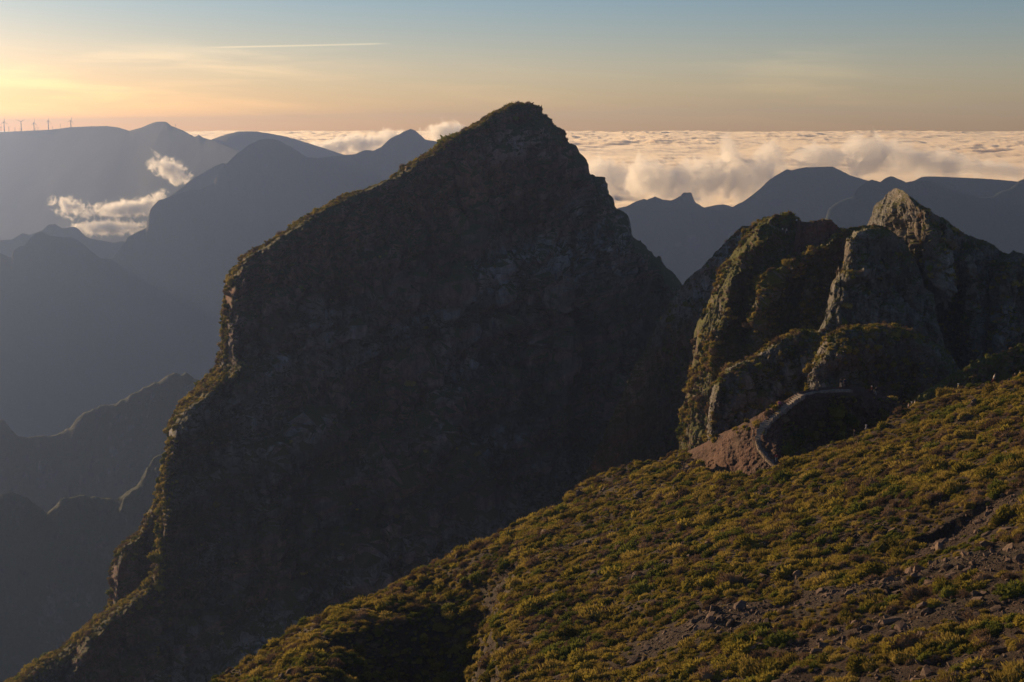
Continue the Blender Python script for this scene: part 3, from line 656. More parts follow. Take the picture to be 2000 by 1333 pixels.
def place_plants():
    g = 0.76
    gx, gy = np.meshgrid(np.arange(-70, 150, g), np.arange(80, 320, g))
    X = gx.ravel() + rng.uniform(-.5, .5, gx.size) * g; Y = gy.ravel() + rng.uniform(-.5, .5, gx.size) * g
    ok = visible(X, Y); X, Y = X[ok], Y[ok]
    b = bareness(X, Y)
    ok = (rng.uniform(0, 1, len(X)) > b * 1.08) & (slope_z(X, Y, False) / Y > -0.44)
    X, Y, b = X[ok], Y[ok], b[ok]
    size = np.exp(rng.normal(-0.05, 0.50, len(X))) * (1 - 0.30 * b) * (0.85 + 0.5 * np.clip(fbm(np.stack([X / 14, Y / 14, 0 * X], -1), 2), -1, 1))
    size = np.clip(size, 0.42, 3.0) * 0.98
    Z = slope_z(X, Y)
    kn = 1.5 * fbm(np.stack([X / 11, Y / 11, 0 * X + 6], -1), 3) + rng.normal(0, 0.20, len(X))
    kind = np.where(kn > 0.36, 2, np.where(kn < -0.34, 1, np.where((kn > 0.08) & (kn < 0.24), 3, 0)))
    byk = {k: [i for i, (kk, _) in enumerate(SHRUBS) if kk == k] for k in range(4)}
    idx = np.array([byk[k][rng.integers(len(byk[k]))] for k in kind])
    sx = size * rng.uniform(0.9, 1.5, len(X)); sy = size * rng.uniform(0.8, 1.1, len(X)); sz = size * rng.uniform(0.8, 1.3, len(X))
    rz = rng.uniform(-0.5, 0.5, len(X)) + np.where(rng.uniform(size=len(X)) > .5, 0, math.pi)
    rot = np.stack([rng.normal(0, .06, len(X)), np.full(len(X), -0.22) * np.cos(rz), rz], -1)
    return X, Y, Z - 0.04 * size, np.stack([sx, sy, sz], -1), rot, idx, kind
PLX_, PLY_, PLZ_, PSC, PROT, PIDX, PKIND = place_plants()
big = PSC.max(1) / np.hypot(PLX_, PLY_)
order = np.argsort(-big)
order = np.concatenate([order[(PLX_ / PLY_)[order] < 0.36], order[(PLX_ / PLY_)[order] >= 0.36]])      # those in view first
near, rest = order[:290], order[290:]
KN = {0: ('heath_shrub', 'olive heather mound', 'olive heather mounds'), 1: ('green_shrub', 'dark green leafy shrub', 'dark green shrubs'), 2: ('dry_shrub', 'brown dried twiggy bush', 'brown dried bushes'), 3: ('grass_tuft', 'straw yellow grass tuft', 'straw yellow grass tufts')}
proto_of = {}
def zone(x, y):
    pxl = 1000 + FPX * CP * x / y
    a_, b_ = x / y, float(slope_z(np.array([x]), np.array([y]), False)[0]) / y
    pyl = 666.5 - FPX * (b_ + math.tan(PITCH)) * CP * CP
    if pyl > 1235: return ('along the bottom edge below the gully' if pxl < 1150 else 'along the middle of the bottom edge' if pxl < 1550 else 'in the bottom corner below the scree')
    if pyl > 1080: return ('beside the dark gully' if pxl < 1150 else 'left of the scree band' if pxl < 1480 else 'beside the scree band' if pxl < 1760 else 'around the dark earth bank')
    if pyl > 960: return ('on the outer spur above the gully' if pxl < 1200 else 'in the middle of the hillside below the path' if pxl < 1620 else 'high on the hillside near the picture edge')
    return 'below the saddle path' if pxl < 1620 else 'just under the crest where hikers walk'
def build_word(sc):
    r_ = sc[2] / max(sc[0], sc[1])
    return ('low spreading ' if r_ < 0.62 else 'tall domed ' if r_ > 0.92 else 'rounded ') 
for i in near:
    k = int(PKIND[i]); nm, desc, plur = KN[k]
    o = bpy.data.objects.new(nm, SHRUBS[PIDX[i]][1]); COL.objects.link(o)
    o.location = (PLX_[i], PLY_[i], PLZ_[i]); o.rotation_euler = [float(v) for v in PROT[i]]; o.scale = [float(v) for v in PSC[i]]
    proto_of.setdefault(int(PIDX[i]), o)
    wh = zone(PLX_[i], PLY_[i])
    szw = 'very large ' if PSC[i].max() > 3.2 else 'large '
    tag(o, ' '.join((szw + build_word(PSC[i]) + desc + ' ' + wh).split()[:16]), 'grass' if k == 3 else 'shrub', plur + ' ' + wh)
def proto(k):
    if k not in proto_of:
        i = [j for j in rest if PIDX[j] == k][0]
        o = bpy.data.objects.new(KN[SHRUBS[k][0]][0], SHRUBS[k][1]); COL.objects.link(o)
        o.location = (PLX_[i], PLY_[i], PLZ_[i]); o.scale = [float(v) for v in PSC[i]]
        tag(o, KN[SHRUBS[k][0]][1] + ' of middling size on the near hillside', 'shrub')
        proto_of[k] = o
    return proto_of[k]
PROTOS = [proto(k) for k in range(len(SHRUBS))]
scatter_cloud('undergrowth', PROTOS, np.stack([PLX_, PLY_, PLZ_], -1)[rest], PROT[rest], PSC[rest], PIDX[rest])
print('plants', len(PLX_))

def place_stones():
    n = 190000
    u = rng.uniform(-0.235, 0.44, n); Y = 80 + 215 * rng.uniform(0, 1, n) ** 0.8; X = u * Y
    b = bareness(X, Y)
    zz = slope_z(X, Y, False)
    ok = visible(X, Y) & (rng.uniform(0, 1, n) < (b ** 1.5) * 0.75 + 0.045) & (zz / Y > -0.44)
    X, Y = X[ok], Y[ok]
    size = np.clip(0.20 + rng.pareto(2.3, len(X)) * 0.22, 0.2, 2.0)
    Z = slope_z(X, Y) - 0.02 * size
    sc = size[:, None] * rng.uniform(0.7, 1.35, (len(X), 3)); sc[:, 2] *= 1.1
    rot = np.stack([rng.normal(0, .5, len(X)), rng.normal(-0.2, .5, len(X)), rng.uniform(0, 6.28, len(X))], -1)
    return X, Y, Z, sc, rot, rng.integers(0, len(STONES), len(X)), size
SX, SY, SZ, SSC, SROT, SIDX, SSIZE = place_stones()
order = np.argsort(-SSIZE / SY)
order = order[(SX / SY)[order] < 0.36]; order = np.concatenate([order, np.setdiff1d(np.arange(len(SX)), order)])
snear, srest = order[:240], order[240:]
sproto = {}
for i in snear:
    o = bpy.data.objects.new('boulder', STONES[SIDX[i]]); COL.objects.link(o)
    o.location = (SX[i], SY[i], SZ[i]); o.rotation_euler = [float(v) for v in SROT[i]]; o.scale = [float(v) for v in SSC[i]]
    sproto.setdefault(int(SIDX[i]), o)
    wh = zone(SX[i], SY[i]); r_ = SSC[i][2] / max(SSC[i][0], SSC[i][1])
    tag(o, ('huge ' if SSIZE[i] > 1.5 else 'large ' if SSIZE[i] > 0.95 else 'mid-sized ') + ('flat slab-like' if r_ < 0.75 else 'upright angular' if r_ > 1.15 else 'blocky angular') + ' brown lava boulder ' + wh, 'boulder', 'boulders ' + wh)
scatter_cloud('rubble', [sproto[k] for k in range(len(STONES))], np.stack([SX, SY, SZ], -1)[srest], SROT[srest], SSC[srest], SIDX[srest])
print('stones', len(SX))

# plants on the crags, the peak and the saddle: too small to pick apart
def plants_on(name, surf, n, size, cond, kinds=(0, 1), seed=1):
    r = np.random.default_rng(seed)
    px, top, bots, t, P = SURF[surf]
    ny, nx = P.shape[:2]
    gu = np.gradient(P, axis=1); gv = np.gradient(P, axis=0)
    Nn = np.cross(gv, gu); area = np.linalg.norm(Nn, axis=-1); Nn = Nn / (area[..., None] + 1e-9)
    Nn = np.where(Nn[..., 1:2] > 0.5, -Nn, Nn)
    PX = np.tile(px, (ny, 1)); PY = top[None] + t[:, None] * (bots - top)[None]
    pt = P.reshape(-1, 3)
    cl = fbm(pt / (size[1] * 9), 4, 0.6).reshape(ny, nx)
    wgt = cond(PX, PY, Nn, cl) * area
    wgt = np.clip(wgt, 0, None).ravel(); wgt /= wgt.sum()
    ii = r.choice(len(pt), n, p=wgt)
    p = pt[ii] + r.normal(0, size[0] * 0.3, (n, 3)); s = np.exp(r.normal(math.log(size[0] * 0.9), 0.55, n))
    p[:, 2] -= 0.32 * s
    idxs = [i for i, (k, _) in enumerate(SHRUBS) if k in kinds]
    idx = r.choice(idxs, n)
    sc = s[:, None] * r.uniform(0.8, 1.3, (n, 3))
    rot = np.stack([r.normal(0, .1, n), r.normal(0, .1, n), r.uniform(0, 6.28, n)], -1)
    return scatter_cloud(name, PROTOS, p, rot, sc, idx)
up = lambda N: np.clip(N[..., 2], 0, 1)
lf = lambda N: np.clip(-N[..., 0], 0, 1)
plants_on('crag_plants', 'viewpoint_crag', 9000, (1.1, 1.5), lambda x, y, N, c: (up(N) * 0.9 + 0.12 + 0.35 * lf(N)) * sstep(-0.12, 0.2, c) * (1 - 0.9 * np.exp(-((x - 1452) / 22) ** 2 - ((y - 640) / 60) ** 2)), seed=2)
plants_on('rib_plants', 'green_rib', 2600, (1.0, 1.4), lambda x, y, N, c: np.clip(up(N) - 0.25, 0, 1) * sstep(-0.3, 0.1, c), seed=3)
plants_on('buttress_plants', 'grassy_buttress', 3200, (0.9, 1.2), lambda x, y, N, c: np.clip(up(N) - 0.25, 0, 1) * sstep(-0.35, 0.05, c), (0, 1, 3), seed=4)
plants_on('pinnacle_plants', 'pinnacle_ridge', 2200, (1.0, 1.4), lambda x, y, N, c: np.clip(up(N) - 0.2, 0, 1) * sstep(-0.2, 0.15, c) * (x > 1790), seed=5)
plants_on('wall_plants', 'column_wall', 500, (0.9, 1.2), lambda x, y, N, c: np.clip(up(N) - 0.35, 0, 1) * sstep(-0.1, 0.2, c), seed=6)
plants_on('spur_plants', 'back_spur', 2500, (1.1, 1.4), lambda x, y, N, c: (up(N) + 0.15) * sstep(-0.2, 0.2, c) * (x > 1300), (1,), seed=7)
plants_on('dark_buttress_plants', 'dark_buttress', 1200, (0.9, 1.2), lambda x, y, N, c: (up(N) + 0.1) * sstep(-0.1, 0.2, c), (1,), seed=8)
RIMX = ([203,300,415,504,548,600,660,719,745,795,828,871,923,1000,1094,1142,1175,1213,1270,1308], [1000,835,612,471,443,440,437,423,394,349,335,328,316,313,304,285,237,185,119,52])
rimd = lambda x, y: np.clip(x - np.interp(y, *RIMX), 0, 999)
rimw = lambda y: 9 + 26 * np.exp(-((y - 745) / 40) ** 2) + 9 * sstep(1040, 1160, y)
plants_on('peak_plants', 'great_peak', 22000, (1.35, 1.6), lambda x, y, N, c: (np.exp(-(rimd(x, y) / rimw(y)) ** 1.5) * sstep(-0.3, 0.2, c + 0.25 * N[..., 2]) * (0.25 + up(N)) + 0.012 * sstep(0.62, 0.8, up(N)) * (y > 420)) * (x < 1010), (0, 0, 1, 3), seed=9)
plants_on('peak_top_plants', 'great_peak', 1500, (1.1, 1.6), lambda x, y, N, c: np.exp(-np.clip(y - np.interp(x, [940,991,1013,1060,1100], [236,206,201,208,265]), 0, 99) / 8) * (x > 900) * (x < 1110), (1,), seed=12)
plants_on('peak_spur_plants', 'peak_spur', 3000, (1.4, 1.6), lambda x, y, N, c: (up(N) ** 2 + 0.5 * lf(N)) * sstep(-0.3, 0.1, c), seed=10)
plants_on('saddle_plants', 'saddle', 1700, (0.8, 1.0), lambda x, y, N, c: sstep(-0.05, 0.25, c) * (np.exp(-np.clip(y - np.interp(x, [1340,1400,1470,1560,1640], [884,850,816,766,757]), 0, 99) / 9) * (x < 1600) + 0.5 * (x < 1410) * (y > 865) + 0.45 * (x > 1530) * (y > 772)), (0, 1, 3), seed=11)

# ------------------------------------------------------------------ path, steps, railing
def plain(name, col, rough=0.85, nz=0.0, sc=6.0):
    m, t, b = new_mat(name); b.inputs['Roughness'].default_value = rough
    if nz:
        n = tex(t, sc, 5, 0.65)
        c = mixc(t, 1.0, col, ramp(t, n, [(0.3, 1 - nz), (0.5, 1.0), (0.7, 1 + nz)]), 'MULTIPLY'); t.links.new(c, b.inputs['Base Color'])
        bump(t, b, n, 0.6, 0.03)
    else: b.inputs['Base Color'].default_value = (*col, 1)
    return m
M_STEP = plain('step_stone', (0.26, 0.22, 0.19), 0.9, 0.45)
M_PATH = plain('path_stone', (0.23, 0.18, 0.145), 0.9, 0.5, 3.0)
M_WOOD = plain('weathered_wood', (0.20, 0.155, 0.11), 0.8, 0.3)
M_METAL = plain('grey_metal', (0.35, 0.34, 0.33), 0.5)
def box_mesh(name, sx, sy, sz, mat, bev=0.02, z0=0.0):
    bm = bmesh.new(); bmesh.ops.create_cube(bm, size=1.0)
    for v in bm.verts: v.co = Vector((v.co.x * sx, v.co.y * sy, (v.co.z + 0.5) * sz + z0))
    if bev: bmesh.ops.bevel(bm, geom=bm.edges[:], offset=bev, segments=1, affect='EDGES')
    me = bpy.data.meshes.new(name); bm.to_mesh(me); bm.free(); me.materials.append(mat)
    return me
def obj(name, me, parent=None, loc=(0, 0, 0), rot=(0, 0, 0), scale=(1, 1, 1)):
    o = bpy.data.objects.new(name, me); COL.objects.link(o); o.parent = parent; o.location = loc; o.rotation_euler = rot; o.scale = scale
    return o
def resample(pts, n):
    p = np.array([v[:] for v in pts]); d = np.concatenate([[0], np.cumsum(np.linalg.norm(np.diff(p, axis=0), axis=1))])
    s = np.linspace(0, d[-1], n)
    return np.stack([np.interp(s, d, p[:, k]) for k in range(3)], -1)
def smooth(p, k):
    for _ in range(k): p[1:-1] = 0.25 * p[:-2] + 0.5 * p[1:-1] + 0.25 * p[2:]
    return p
STAIR_PX = [(1480,856),(1484,843),(1494,827),(1506,815),(1520,805),(1535,793),(1549,782),(1563,772)]
LOW_PX = [(1519,912),(1506,900),(1495,888),(1485,874),(1480,858)]
TOP_PX = [(1563,771),(1582,765),(1605,761),(1640,759),(1660,760)]
NST = 26
st_pts = smooth(resample([on('saddle', *p) for p in STAIR_PX], NST), 6)
stair = empty('stone_stairway', st_pts[0]); tag(stair, 'curving flight of broad stone steps climbing the saddle to the crag', 'stairway')
step_me = box_mesh('step', 1.75, 0.62, 0.75, M_STEP, 0.04, -0.55)
edge_me = box_mesh('edge_stone', 0.22, 0.62, 0.85, M_STEP, 0.04, -0.55)
for k in range(NST):
    d = st_pts[min(k + 1, NST - 1)] - st_pts[max(k - 1, 0)]; a = math.atan2(d[1], d[0]) - math.pi / 2
    j = rng.normal(0, 0.015, 3)
    o = obj('step', step_me, stair, Vector(st_pts[k]) - stair.location + Vector((0, 0, 0.02 + j[0])), (0, 0, a * 0.75 + j[1]))
    for s in (-1, 1):
        if k % 3 == 0: obj('edge_stone', edge_me, o, (s * 0.98, 0, 0.05))
def strip(name, pts, wid, lift, mat):
    n = len(pts); V = []
    for k in range(n):
        d = pts[min(k + 1, n - 1)] - pts[max(k - 1, 0)]; d[2] = 0; d /= np.linalg.norm(d); s = np.array([d[1], -d[0], 0])
        for q in (-1, -0.5, 0, 0.5, 1):
            V.append(pts[k] + s * wid * 0.5 * q + np.array([0, 0, lift - 0.05 * abs(q)]))
    V = np.array(V); V2 = V.copy(); V2[:, 2] -= 0.5
    f = grid_faces(n, 5); i = np.arange(n * 5).reshape(n, 5); m = n * 5
    sides = [np.stack([i[:-1, c], i[1:, c], i[1:, c] + m, i[:-1, c] + m], -1) for c in (0, 4)]
    o = link_mesh(name, np.concatenate([V, V2]), np.concatenate([f] + sides), mat); o['kind'] = 'structure'
    return o
low_pts = smooth(resample([on('saddle', *p) for p in LOW_PX], 24), 5)
top_pts = smooth(resample([on('saddle', *p) for p in TOP_PX], 24), 5)
strip('path', low_pts, 1.7, 0.14, M_PATH); strip('path', top_pts, 1.2, 0.05, M_PATH)
cob = box_mesh('paving_stone', 0.42, 0.34, 0.14, M_STEP, 0.05, -0.06)
pth = [o for o in COL.objects if o.name == 'path'][0]
for k in range(0, 24):
    d = low_pts[min(k + 1, 23)] - low_pts[max(k - 1, 0)]; a = math.atan2(d[1], d[0])
    s = np.array([math.sin(a), -math.cos(a), 0])
    for q in np.linspace(-0.62, 0.62, 4):
        p = low_pts[k] + s * (q + rng.normal(0, .05)) + np.array([0, 0, 0.16 + rng.normal(0, .02)])
        obj('paving_stone', cob, pth, p, (rng.normal(0, .04), rng.normal(0, .04), a + rng.normal(0, .2)), (1, 1, 1))
post_me = box_mesh('post', 0.10, 0.10, 1.15, M_WOOD, 0.015, -0.2)
def tube_mesh(name, pts, r, mat, sides=6):
    pts = [Vector(p) for p in pts]; V, F = [], []
    for k, p in enumerate(pts):
        d = (pts[min(k + 1, len(pts) - 1)] - pts[max(k - 1, 0)]).normalized()
        u = d.cross(Vector((0, 0, 1)) if abs(d.z) < 0.95 else Vector((1, 0, 0))).normalized(); v = d.cross(u)
        rr = r[k] if isinstance(r, (list, tuple)) else r
        for q in range(sides):
            a = 2 * math.pi * q / sides; V.append(p + u * math.cos(a) * rr + v * math.sin(a) * rr)
    for k in range(len(pts) - 1):
        for q in range(sides):
            F.append((k * sides + q, k * sides + (q + 1) % sides, (k + 1) * sides + (q + 1) % sides, (k + 1) * sides + q))
    F.append(tuple(range(sides))[::-1]); F.append(tuple((len(pts) - 1) * sides + q for q in range(sides)))
    me = bpy.data.meshes.new(name); me.from_pydata([v[:] for v in V], [], F); me.materials.append(mat); me.update()
    return me
def railing(label, pts, off, nposts, hgt=0.92, rails=(0.92, 0.5), mat=M_WOOD, wire=0.035):
    p = resample(pts, nposts); n = len(p); q = []
    for k in range(n):
        d = p[min(k + 1, n - 1)] - p[max(k - 1, 0)]; d[2] = 0; d /= np.linalg.norm(d) + 1e-9
        q.append(Vector(p[k] + np.array([-d[1], d[0], 0]) * off))
    root = empty('path_railing', q[0]); tag(root, label, 'railing')
    for v in q: obj('post', post_me, root, v - root.location)
    for h in rails:
        o = obj('rail', tube_mesh('rail', [v - root.location + Vector((0, 0, h)) for v in q], wire, mat), root)
    return root
railing('low wooden railing along the outer edge of the paved path below the steps', [Vector(v) for v in low_pts] + [Vector(v) for v in st_pts[1:12]], 1.5, 13)

# ------------------------------------------------------------------ hikers
M_SKIN = plain('skin', (0.42, 0.26, 0.18), 0.6)
_bake = []
def skin_obj(name, parent, joints, bones, mat, root_i=0, sub=1):
    bm = bmesh.new(); sl = bm.verts.layers.skin.verify(); vs = []
    for co, r in joints:
        v = bm.verts.new(co); v[sl].radius = (r, r) if isinstance(r, float) else r; vs.append(v)
    vs[root_i][sl].use_root = True
    for a, b in bones: bm.edges.new((vs[a], vs[b]))
    me = bpy.data.meshes.new(name); bm.to_mesh(me); bm.free(); me.materials.append(mat)
    o = obj(name, me, parent)
    m = o.modifiers.new('skin', 'SKIN'); m.use_smooth_shade = True
    s = o.modifiers.new('sub', 'SUBSURF'); s.levels = sub; s.render_levels = sub
    _bake.append(o); return o
_cm = {}
def cloth(col):
    if col not in _cm: _cm[col] = plain('cloth', col, 0.9)
    return _cm[col]
def person(loc, rz, top, legs, label, hair=(0.05, 0.035, 0.02), hat=None, pack=None, stride=0.25, lean=0.0, arm=0.25, h=1.72, group=None, shorts=False):
    root = empty('person', loc, rz); root.scale = (h / 1.75,) * 3
    tag(root, label, 'person', group)
    L_ = lambda z: -lean * max(0, z - 0.9)                     # forward lean, the figure faces -Y
    J = [((0, 0, .93), .125), ((0, L_(1.15), 1.15), .115), ((0, L_(1.36), 1.36), .135), ((0, L_(1.5), 1.49), .055), ((0, L_(1.58) - .02, 1.57), .075), ((0, L_(1.66) - .02, 1.66), .085), ((0, L_(1.72) - .01, 1.735), .055)]
    Bn = [(0, 1), (1, 2), (2, 3), (3, 4), (4, 5), (5, 6)]
    wrists = []
    for s, sg in ((-1, 1), (1, -1)):
        b = len(J); hy = -sg * stride
        kx = s * .105
        kn = (kx, hy * .55 - .05, .50); an = (kx, hy * 1.0 + .03, .09 + (0.05 if sg < 0 and stride > .1 else 0))
        J += [((s * .095, 0, .88), .095), (kn, .062), ((kx, (kn[1] + an[1]) / 2 + .02, .34), .058), (an, .042), ((kx, an[1] - .17, an[2] - .055), .035)]
        Bn += [(0, b), (b, b + 1), (b + 1, b + 2), (b + 2, b + 3), (b + 3, b + 4)]
        b = len(J); ay = sg * arm
        sh = (s * .20, L_(1.42), 1.42); el = (s * .26, L_(1.15) + ay * .35 + .03, 1.14); wr = (s * .25, L_(.95) + ay * .8 - .10, .93)
        pm = (s * .245, wr[1] - .03, .86)
        J += [(sh, .062), (el, .042), (wr, .027), (pm, .03)]
        Bn += [(2, b), (b, b + 1), (b + 1, b + 2), (b + 2, b + 3)]
        for k, (dx, ln) in enumerate(((-.030, .075), (-.010, .085), (.010, .08), (.030, .06))):
            f = len(J); J += [((pm[0] + .2 * dx, pm[1] + dx, pm[2] - .045), .009), ((pm[0] - s * .012, pm[1] + dx - .012, pm[2] - .045 - ln), .007)]
            Bn += [(b + 3, f), (f, f + 1)]
        f = len(J); J += [((pm[0] - s * .02, pm[1] - .045, pm[2] - .01), .010), ((pm[0] - s * .03, pm[1] - .065, pm[2] - .05), .008)]
        Bn += [(b + 3, f), (f, f + 1)]
        wrists.append((sh, el, wr))
    # nose
    f = len(J); J += [((0, L_(1.645) - .115, 1.645), .013)]; Bn += [(5, f)]
    skin_obj('body', root, J, Bn, M_SKIN, 0, 1)
    jj = [((0, 0, .90), .150), ((0, L_(1.15), 1.14), .145), ((0, L_(1.36), 1.37), (.165)), ((0, L_(1.46), 1.465), .085)]
    bb = [(0, 1), (1, 2), (2, 3)]
    for sh, el, wr in wrists:
        b = len(jj); jj += [(sh, .080), (el, .060), (wr, .045)]; bb += [(2, b), (b, b + 1), (b + 1, b + 2)]
    skin_obj('jacket', root, jj, bb, cloth(top))
    jj = [((0, 0, .94), .145)]; bb = []
    for b0 in (7, 7 + 19):
        b = len(jj); js = [J[b0], J[b0 + 1], J[b0 + 2], J[b0 + 3]]
        js = js[:2] if shorts else js
        jj += [(js[0][0], .118)] + [(p, r * 1.3 + .008) for p, r in js[1:]]
        bb += [(0, b)] + [(b + k, b + k + 1) for k in range(len(js) - 1)]
    skin_obj('trousers', root, jj, bb, cloth(legs))
    for b0 in (7, 7 + 19):
        an = J[b0 + 3][0]; obj('shoe', SHOE, root, (an[0], an[1] - .07, an[2] - .09))
    hc = (0, L_(1.68), 1.675)
    hm = HAIR_HAT if hat else HAIR
    o = obj('hat' if hat else 'hair', hm.copy(), root, hc); o.data.materials.clear(); o.data.materials.append(cloth(hat or hair))
    if pack:
        o = obj('backpack', PACK.copy(), root, (0, L_(1.25) + .24, 1.02)); o.data.materials.clear(); o.data.materials.append(cloth(pack))
    return root
SHOE = box_mesh('shoe', 0.10, 0.28, 0.10, plain('shoe_leather', (0.03, 0.025, 0.02), 0.7), 0.03)
PACK = box_mesh('backpack', 0.32, 0.20, 0.48, M_WOOD, 0.06)
def cap_mesh(brim):
    bm = bmesh.new(); bmesh.ops.create_uvsphere(bm, u_segments=12, v_segments=8, radius=0.115)
    bmesh.ops.delete(bm, geom=[v for v in bm.verts if v.co.z < -0.075 or (v.co.z < 0.015 and v.co.y < -0.03)], context='VERTS')
    for v in bm.verts: v.co.y *= 1.1
    if brim:
        r = bmesh.ops.create_cone(bm, cap_ends=True, segments=16, radius1=0.20, radius2=0.18, depth=0.02)
        for v in r['verts']: v.co.z += 0.03
    me = bpy.data.meshes.new('hair'); bm.to_mesh(me); bm.free(); me.materials.append(M_WOOD); return me
HAIR, HAIR_HAT = cap_mesh(False), cap_mesh(True)
def g_saddle(px, py): return on('saddle', px, py) + Vector((0, 0, 0.12))
def g_crest(px, back):
    Y = float(np.interp(px, CX, _Yc)) + back
    a = (px - 1000) / FPX / CP
    X = a * Y; return Vector((X, Y, float(slope_z(np.array([X]), np.array([Y]), True)[0])))
person(Vector(low_pts[3]) + Vector((0.3, 0, 0.2)), 3.0, (0.22, 0.03, 0.06), (0.16, 0.22, 0.30), 'hiker in dark red jacket and pale jeans at the foot of the paved path', pack=(0.12, 0.02, 0.04), stride=0.1)
person(Vector(st_pts[15]) + Vector((-0.4, 0, 0.22)), 3.0, (0.50, 0.12, 0.28), (0.02, 0.025, 0.05), 'hiker in pink top and dark trousers climbing the stone steps', stride=0.28, lean=0.15)
person(g_saddle(1642, 757), 2.6, (0.02, 0.02, 0.025), (0.45, 0.36, 0.28), 'hiker in black top and pale trousers standing where the path reaches the crag', stride=0.1)
person(g_saddle(1648, 757), 2.9, (0.03, 0.04, 0.08), (0.03, 0.035, 0.06), 'hiker all in dark blue standing beside the one in black top', stride=0.08, h=1.78)
person(g_saddle(1701, 768) + Vector((0, 0, -.3)), 1.2, (0.22, 0.05, 0.04), (0.03, 0.03, 0.03), 'hiker in rust red top and pale sun hat beyond the saddle', hat=(0.6, 0.5, 0.42), stride=0.25)
person(g_saddle(1709, 772) + Vector((0, 0, -.2)), 1.0, (0.025, 0.03, 0.035), (0.3, 0.3, 0.3), 'dark clad hiker with grey trousers walking just behind the sun hat', stride=0.3, lean=0.2)
person(g_crest(1876, 2.6), 1.3, (0.62, 0.52, 0.16), (0.2, 0.2, 0.2), 'hiker in yellow shirt and white sun hat half hidden behind the crest', hat=(0.75, 0.72, 0.68))
person(g_crest(1944, 0.9), 1.5, (0.52, 0.50, 0.48), (0.14, 0.02, 0.03), 'hiker in pale shirt and dark red trousers striding up the crest', stride=0.33, lean=0.32, hair=(0.4, 0.36, 0.33))
person(g_crest(1986, 1.8), 1.4, (0.10, 0.05, 0.04), (0.03, 0.03, 0.03), 'hiker in dark brown jacket at the crest near the picture edge', hair=(0.35, 0.28, 0.22), pack=(0.05, 0.02, 0.02))
person(g_crest(1996, 1.8), 1.7, (0.38, 0.34, 0.30), (0.06, 0.06, 0.07), 'hiker in beige jacket following the dark brown jacket on the crest', hair=(0.45, 0.38, 0.3))
person(g_crest(1780, 2.4), 1.4, (0.50, 0.36, 0.33), (0.1, 0.1, 0.1), 'hiker in dusty pink top, lowest of three behind the crest', hair=(0.30, 0.2, 0.12))
person(g_crest(1786, 2.3), 1.3, (0.06, 0.06, 0.07), (0.1, 0.1, 0.1), 'hiker in black top and white cap, middle of three behind the crest', hat=(0.7, 0.68, 0.65))
person(g_crest(1792, 2.1), 1.4, (0.62, 0.58, 0.55), (0.1, 0.1, 0.1), 'hiker in white shirt, highest of three behind the crest', hair=(0.3, 0.22, 0.15))
person(g_crest(1698, 2.3), 1.2, (0.50, 0.50, 0.55), (0.1, 0.1, 0.12), 'hiker in light grey top and white cap on the hidden trail', hat=(0.72, 0.7, 0.7))
person(g_crest(1675, 2.0), 1.2, (0.04, 0.045, 0.06), (0.05, 0.05, 0.05), 'hiker in dark jacket, farthest down the hidden trail', hair=(0.3, 0.22, 0.16))
bag = obj('day_pack', PACK.copy(), None, Vector(low_pts[3]) + Vector((0.9, 0.1, 0.16)), (0.2, 0, 0.4), (0.9, 0.9, 0.8)); bag.data.materials.clear(); bag.data.materials.append(cloth((0.6, 0.58, 0.54)))
tag(bag, 'small pale pack set down beside the hiker in dark red', 'bag')
def g_view(px, py): return on('viewpoint_crag', px, py)
for (px, py, tp, lg, lb, hh) in ((1526, 455, (0.60, 0.52, 0.48), (0.10, 0.08, 0.1), 'visitor in cream top leaning at the lookout railing', None), (1531, 456, (0.40, 0.16, 0.16), (0.5, 0.45, 0.42), 'visitor in faded red top and pale trousers at the lookout railing', None),
        (1534, 455, (0.55, 0.50, 0.50), (0.07, 0.07, 0.09), 'visitor in white top at the end of the lookout railing', (0.7, 0.65, 0.6)), (1553, 436, (0.70, 0.62, 0.58), (0.1, 0.08, 0.06), 'visitor in white shirt below the red rock of the lookout', None),
        (1504, 437, (0.04, 0.05, 0.10), (0.05, 0.05, 0.06), 'visitor in navy jacket on the rocks of the lookout', None), (1443, 447, (0.04, 0.04, 0.045), (0.04, 0.04, 0.05), 'dark figure standing alone on the shoulder before the lookout', None)):
    person(g_view(px, py) + Vector((0, -0.5, 0)), rng.uniform(-1, 1), tp, lg, lb, hat=hh, stride=0.08)
railing('thin pale railing around the lookout on top of the crag', [g_view(1505, 440), g_view(1515, 449), g_view(1526, 456), g_view(1540, 458), g_view(1552, 452)], -0.6, 9, rails=(0.95, 0.55), mat=M_METAL, wire=0.03)
railing('pale railing of the trail crossing the red slope behind the lookout', [g_view(1585, 466), g_view(1592, 470), g_view(1600, 472), g_view(1609, 472)], -0.5, 6, rails=(0.95,), mat=M_METAL, wire=0.05)
bpy.context.view_layer.update()
dg = bpy.context.evaluated_depsgraph_get()
for o in _bake:
    me = bpy.data.meshes.new_from_object(o.evaluated_get(dg)); me.name = o.name; o['_n'] = 1
    o.data, old = me, o.data
    del o['_n']
for o in _bake: o.modifiers.clear()

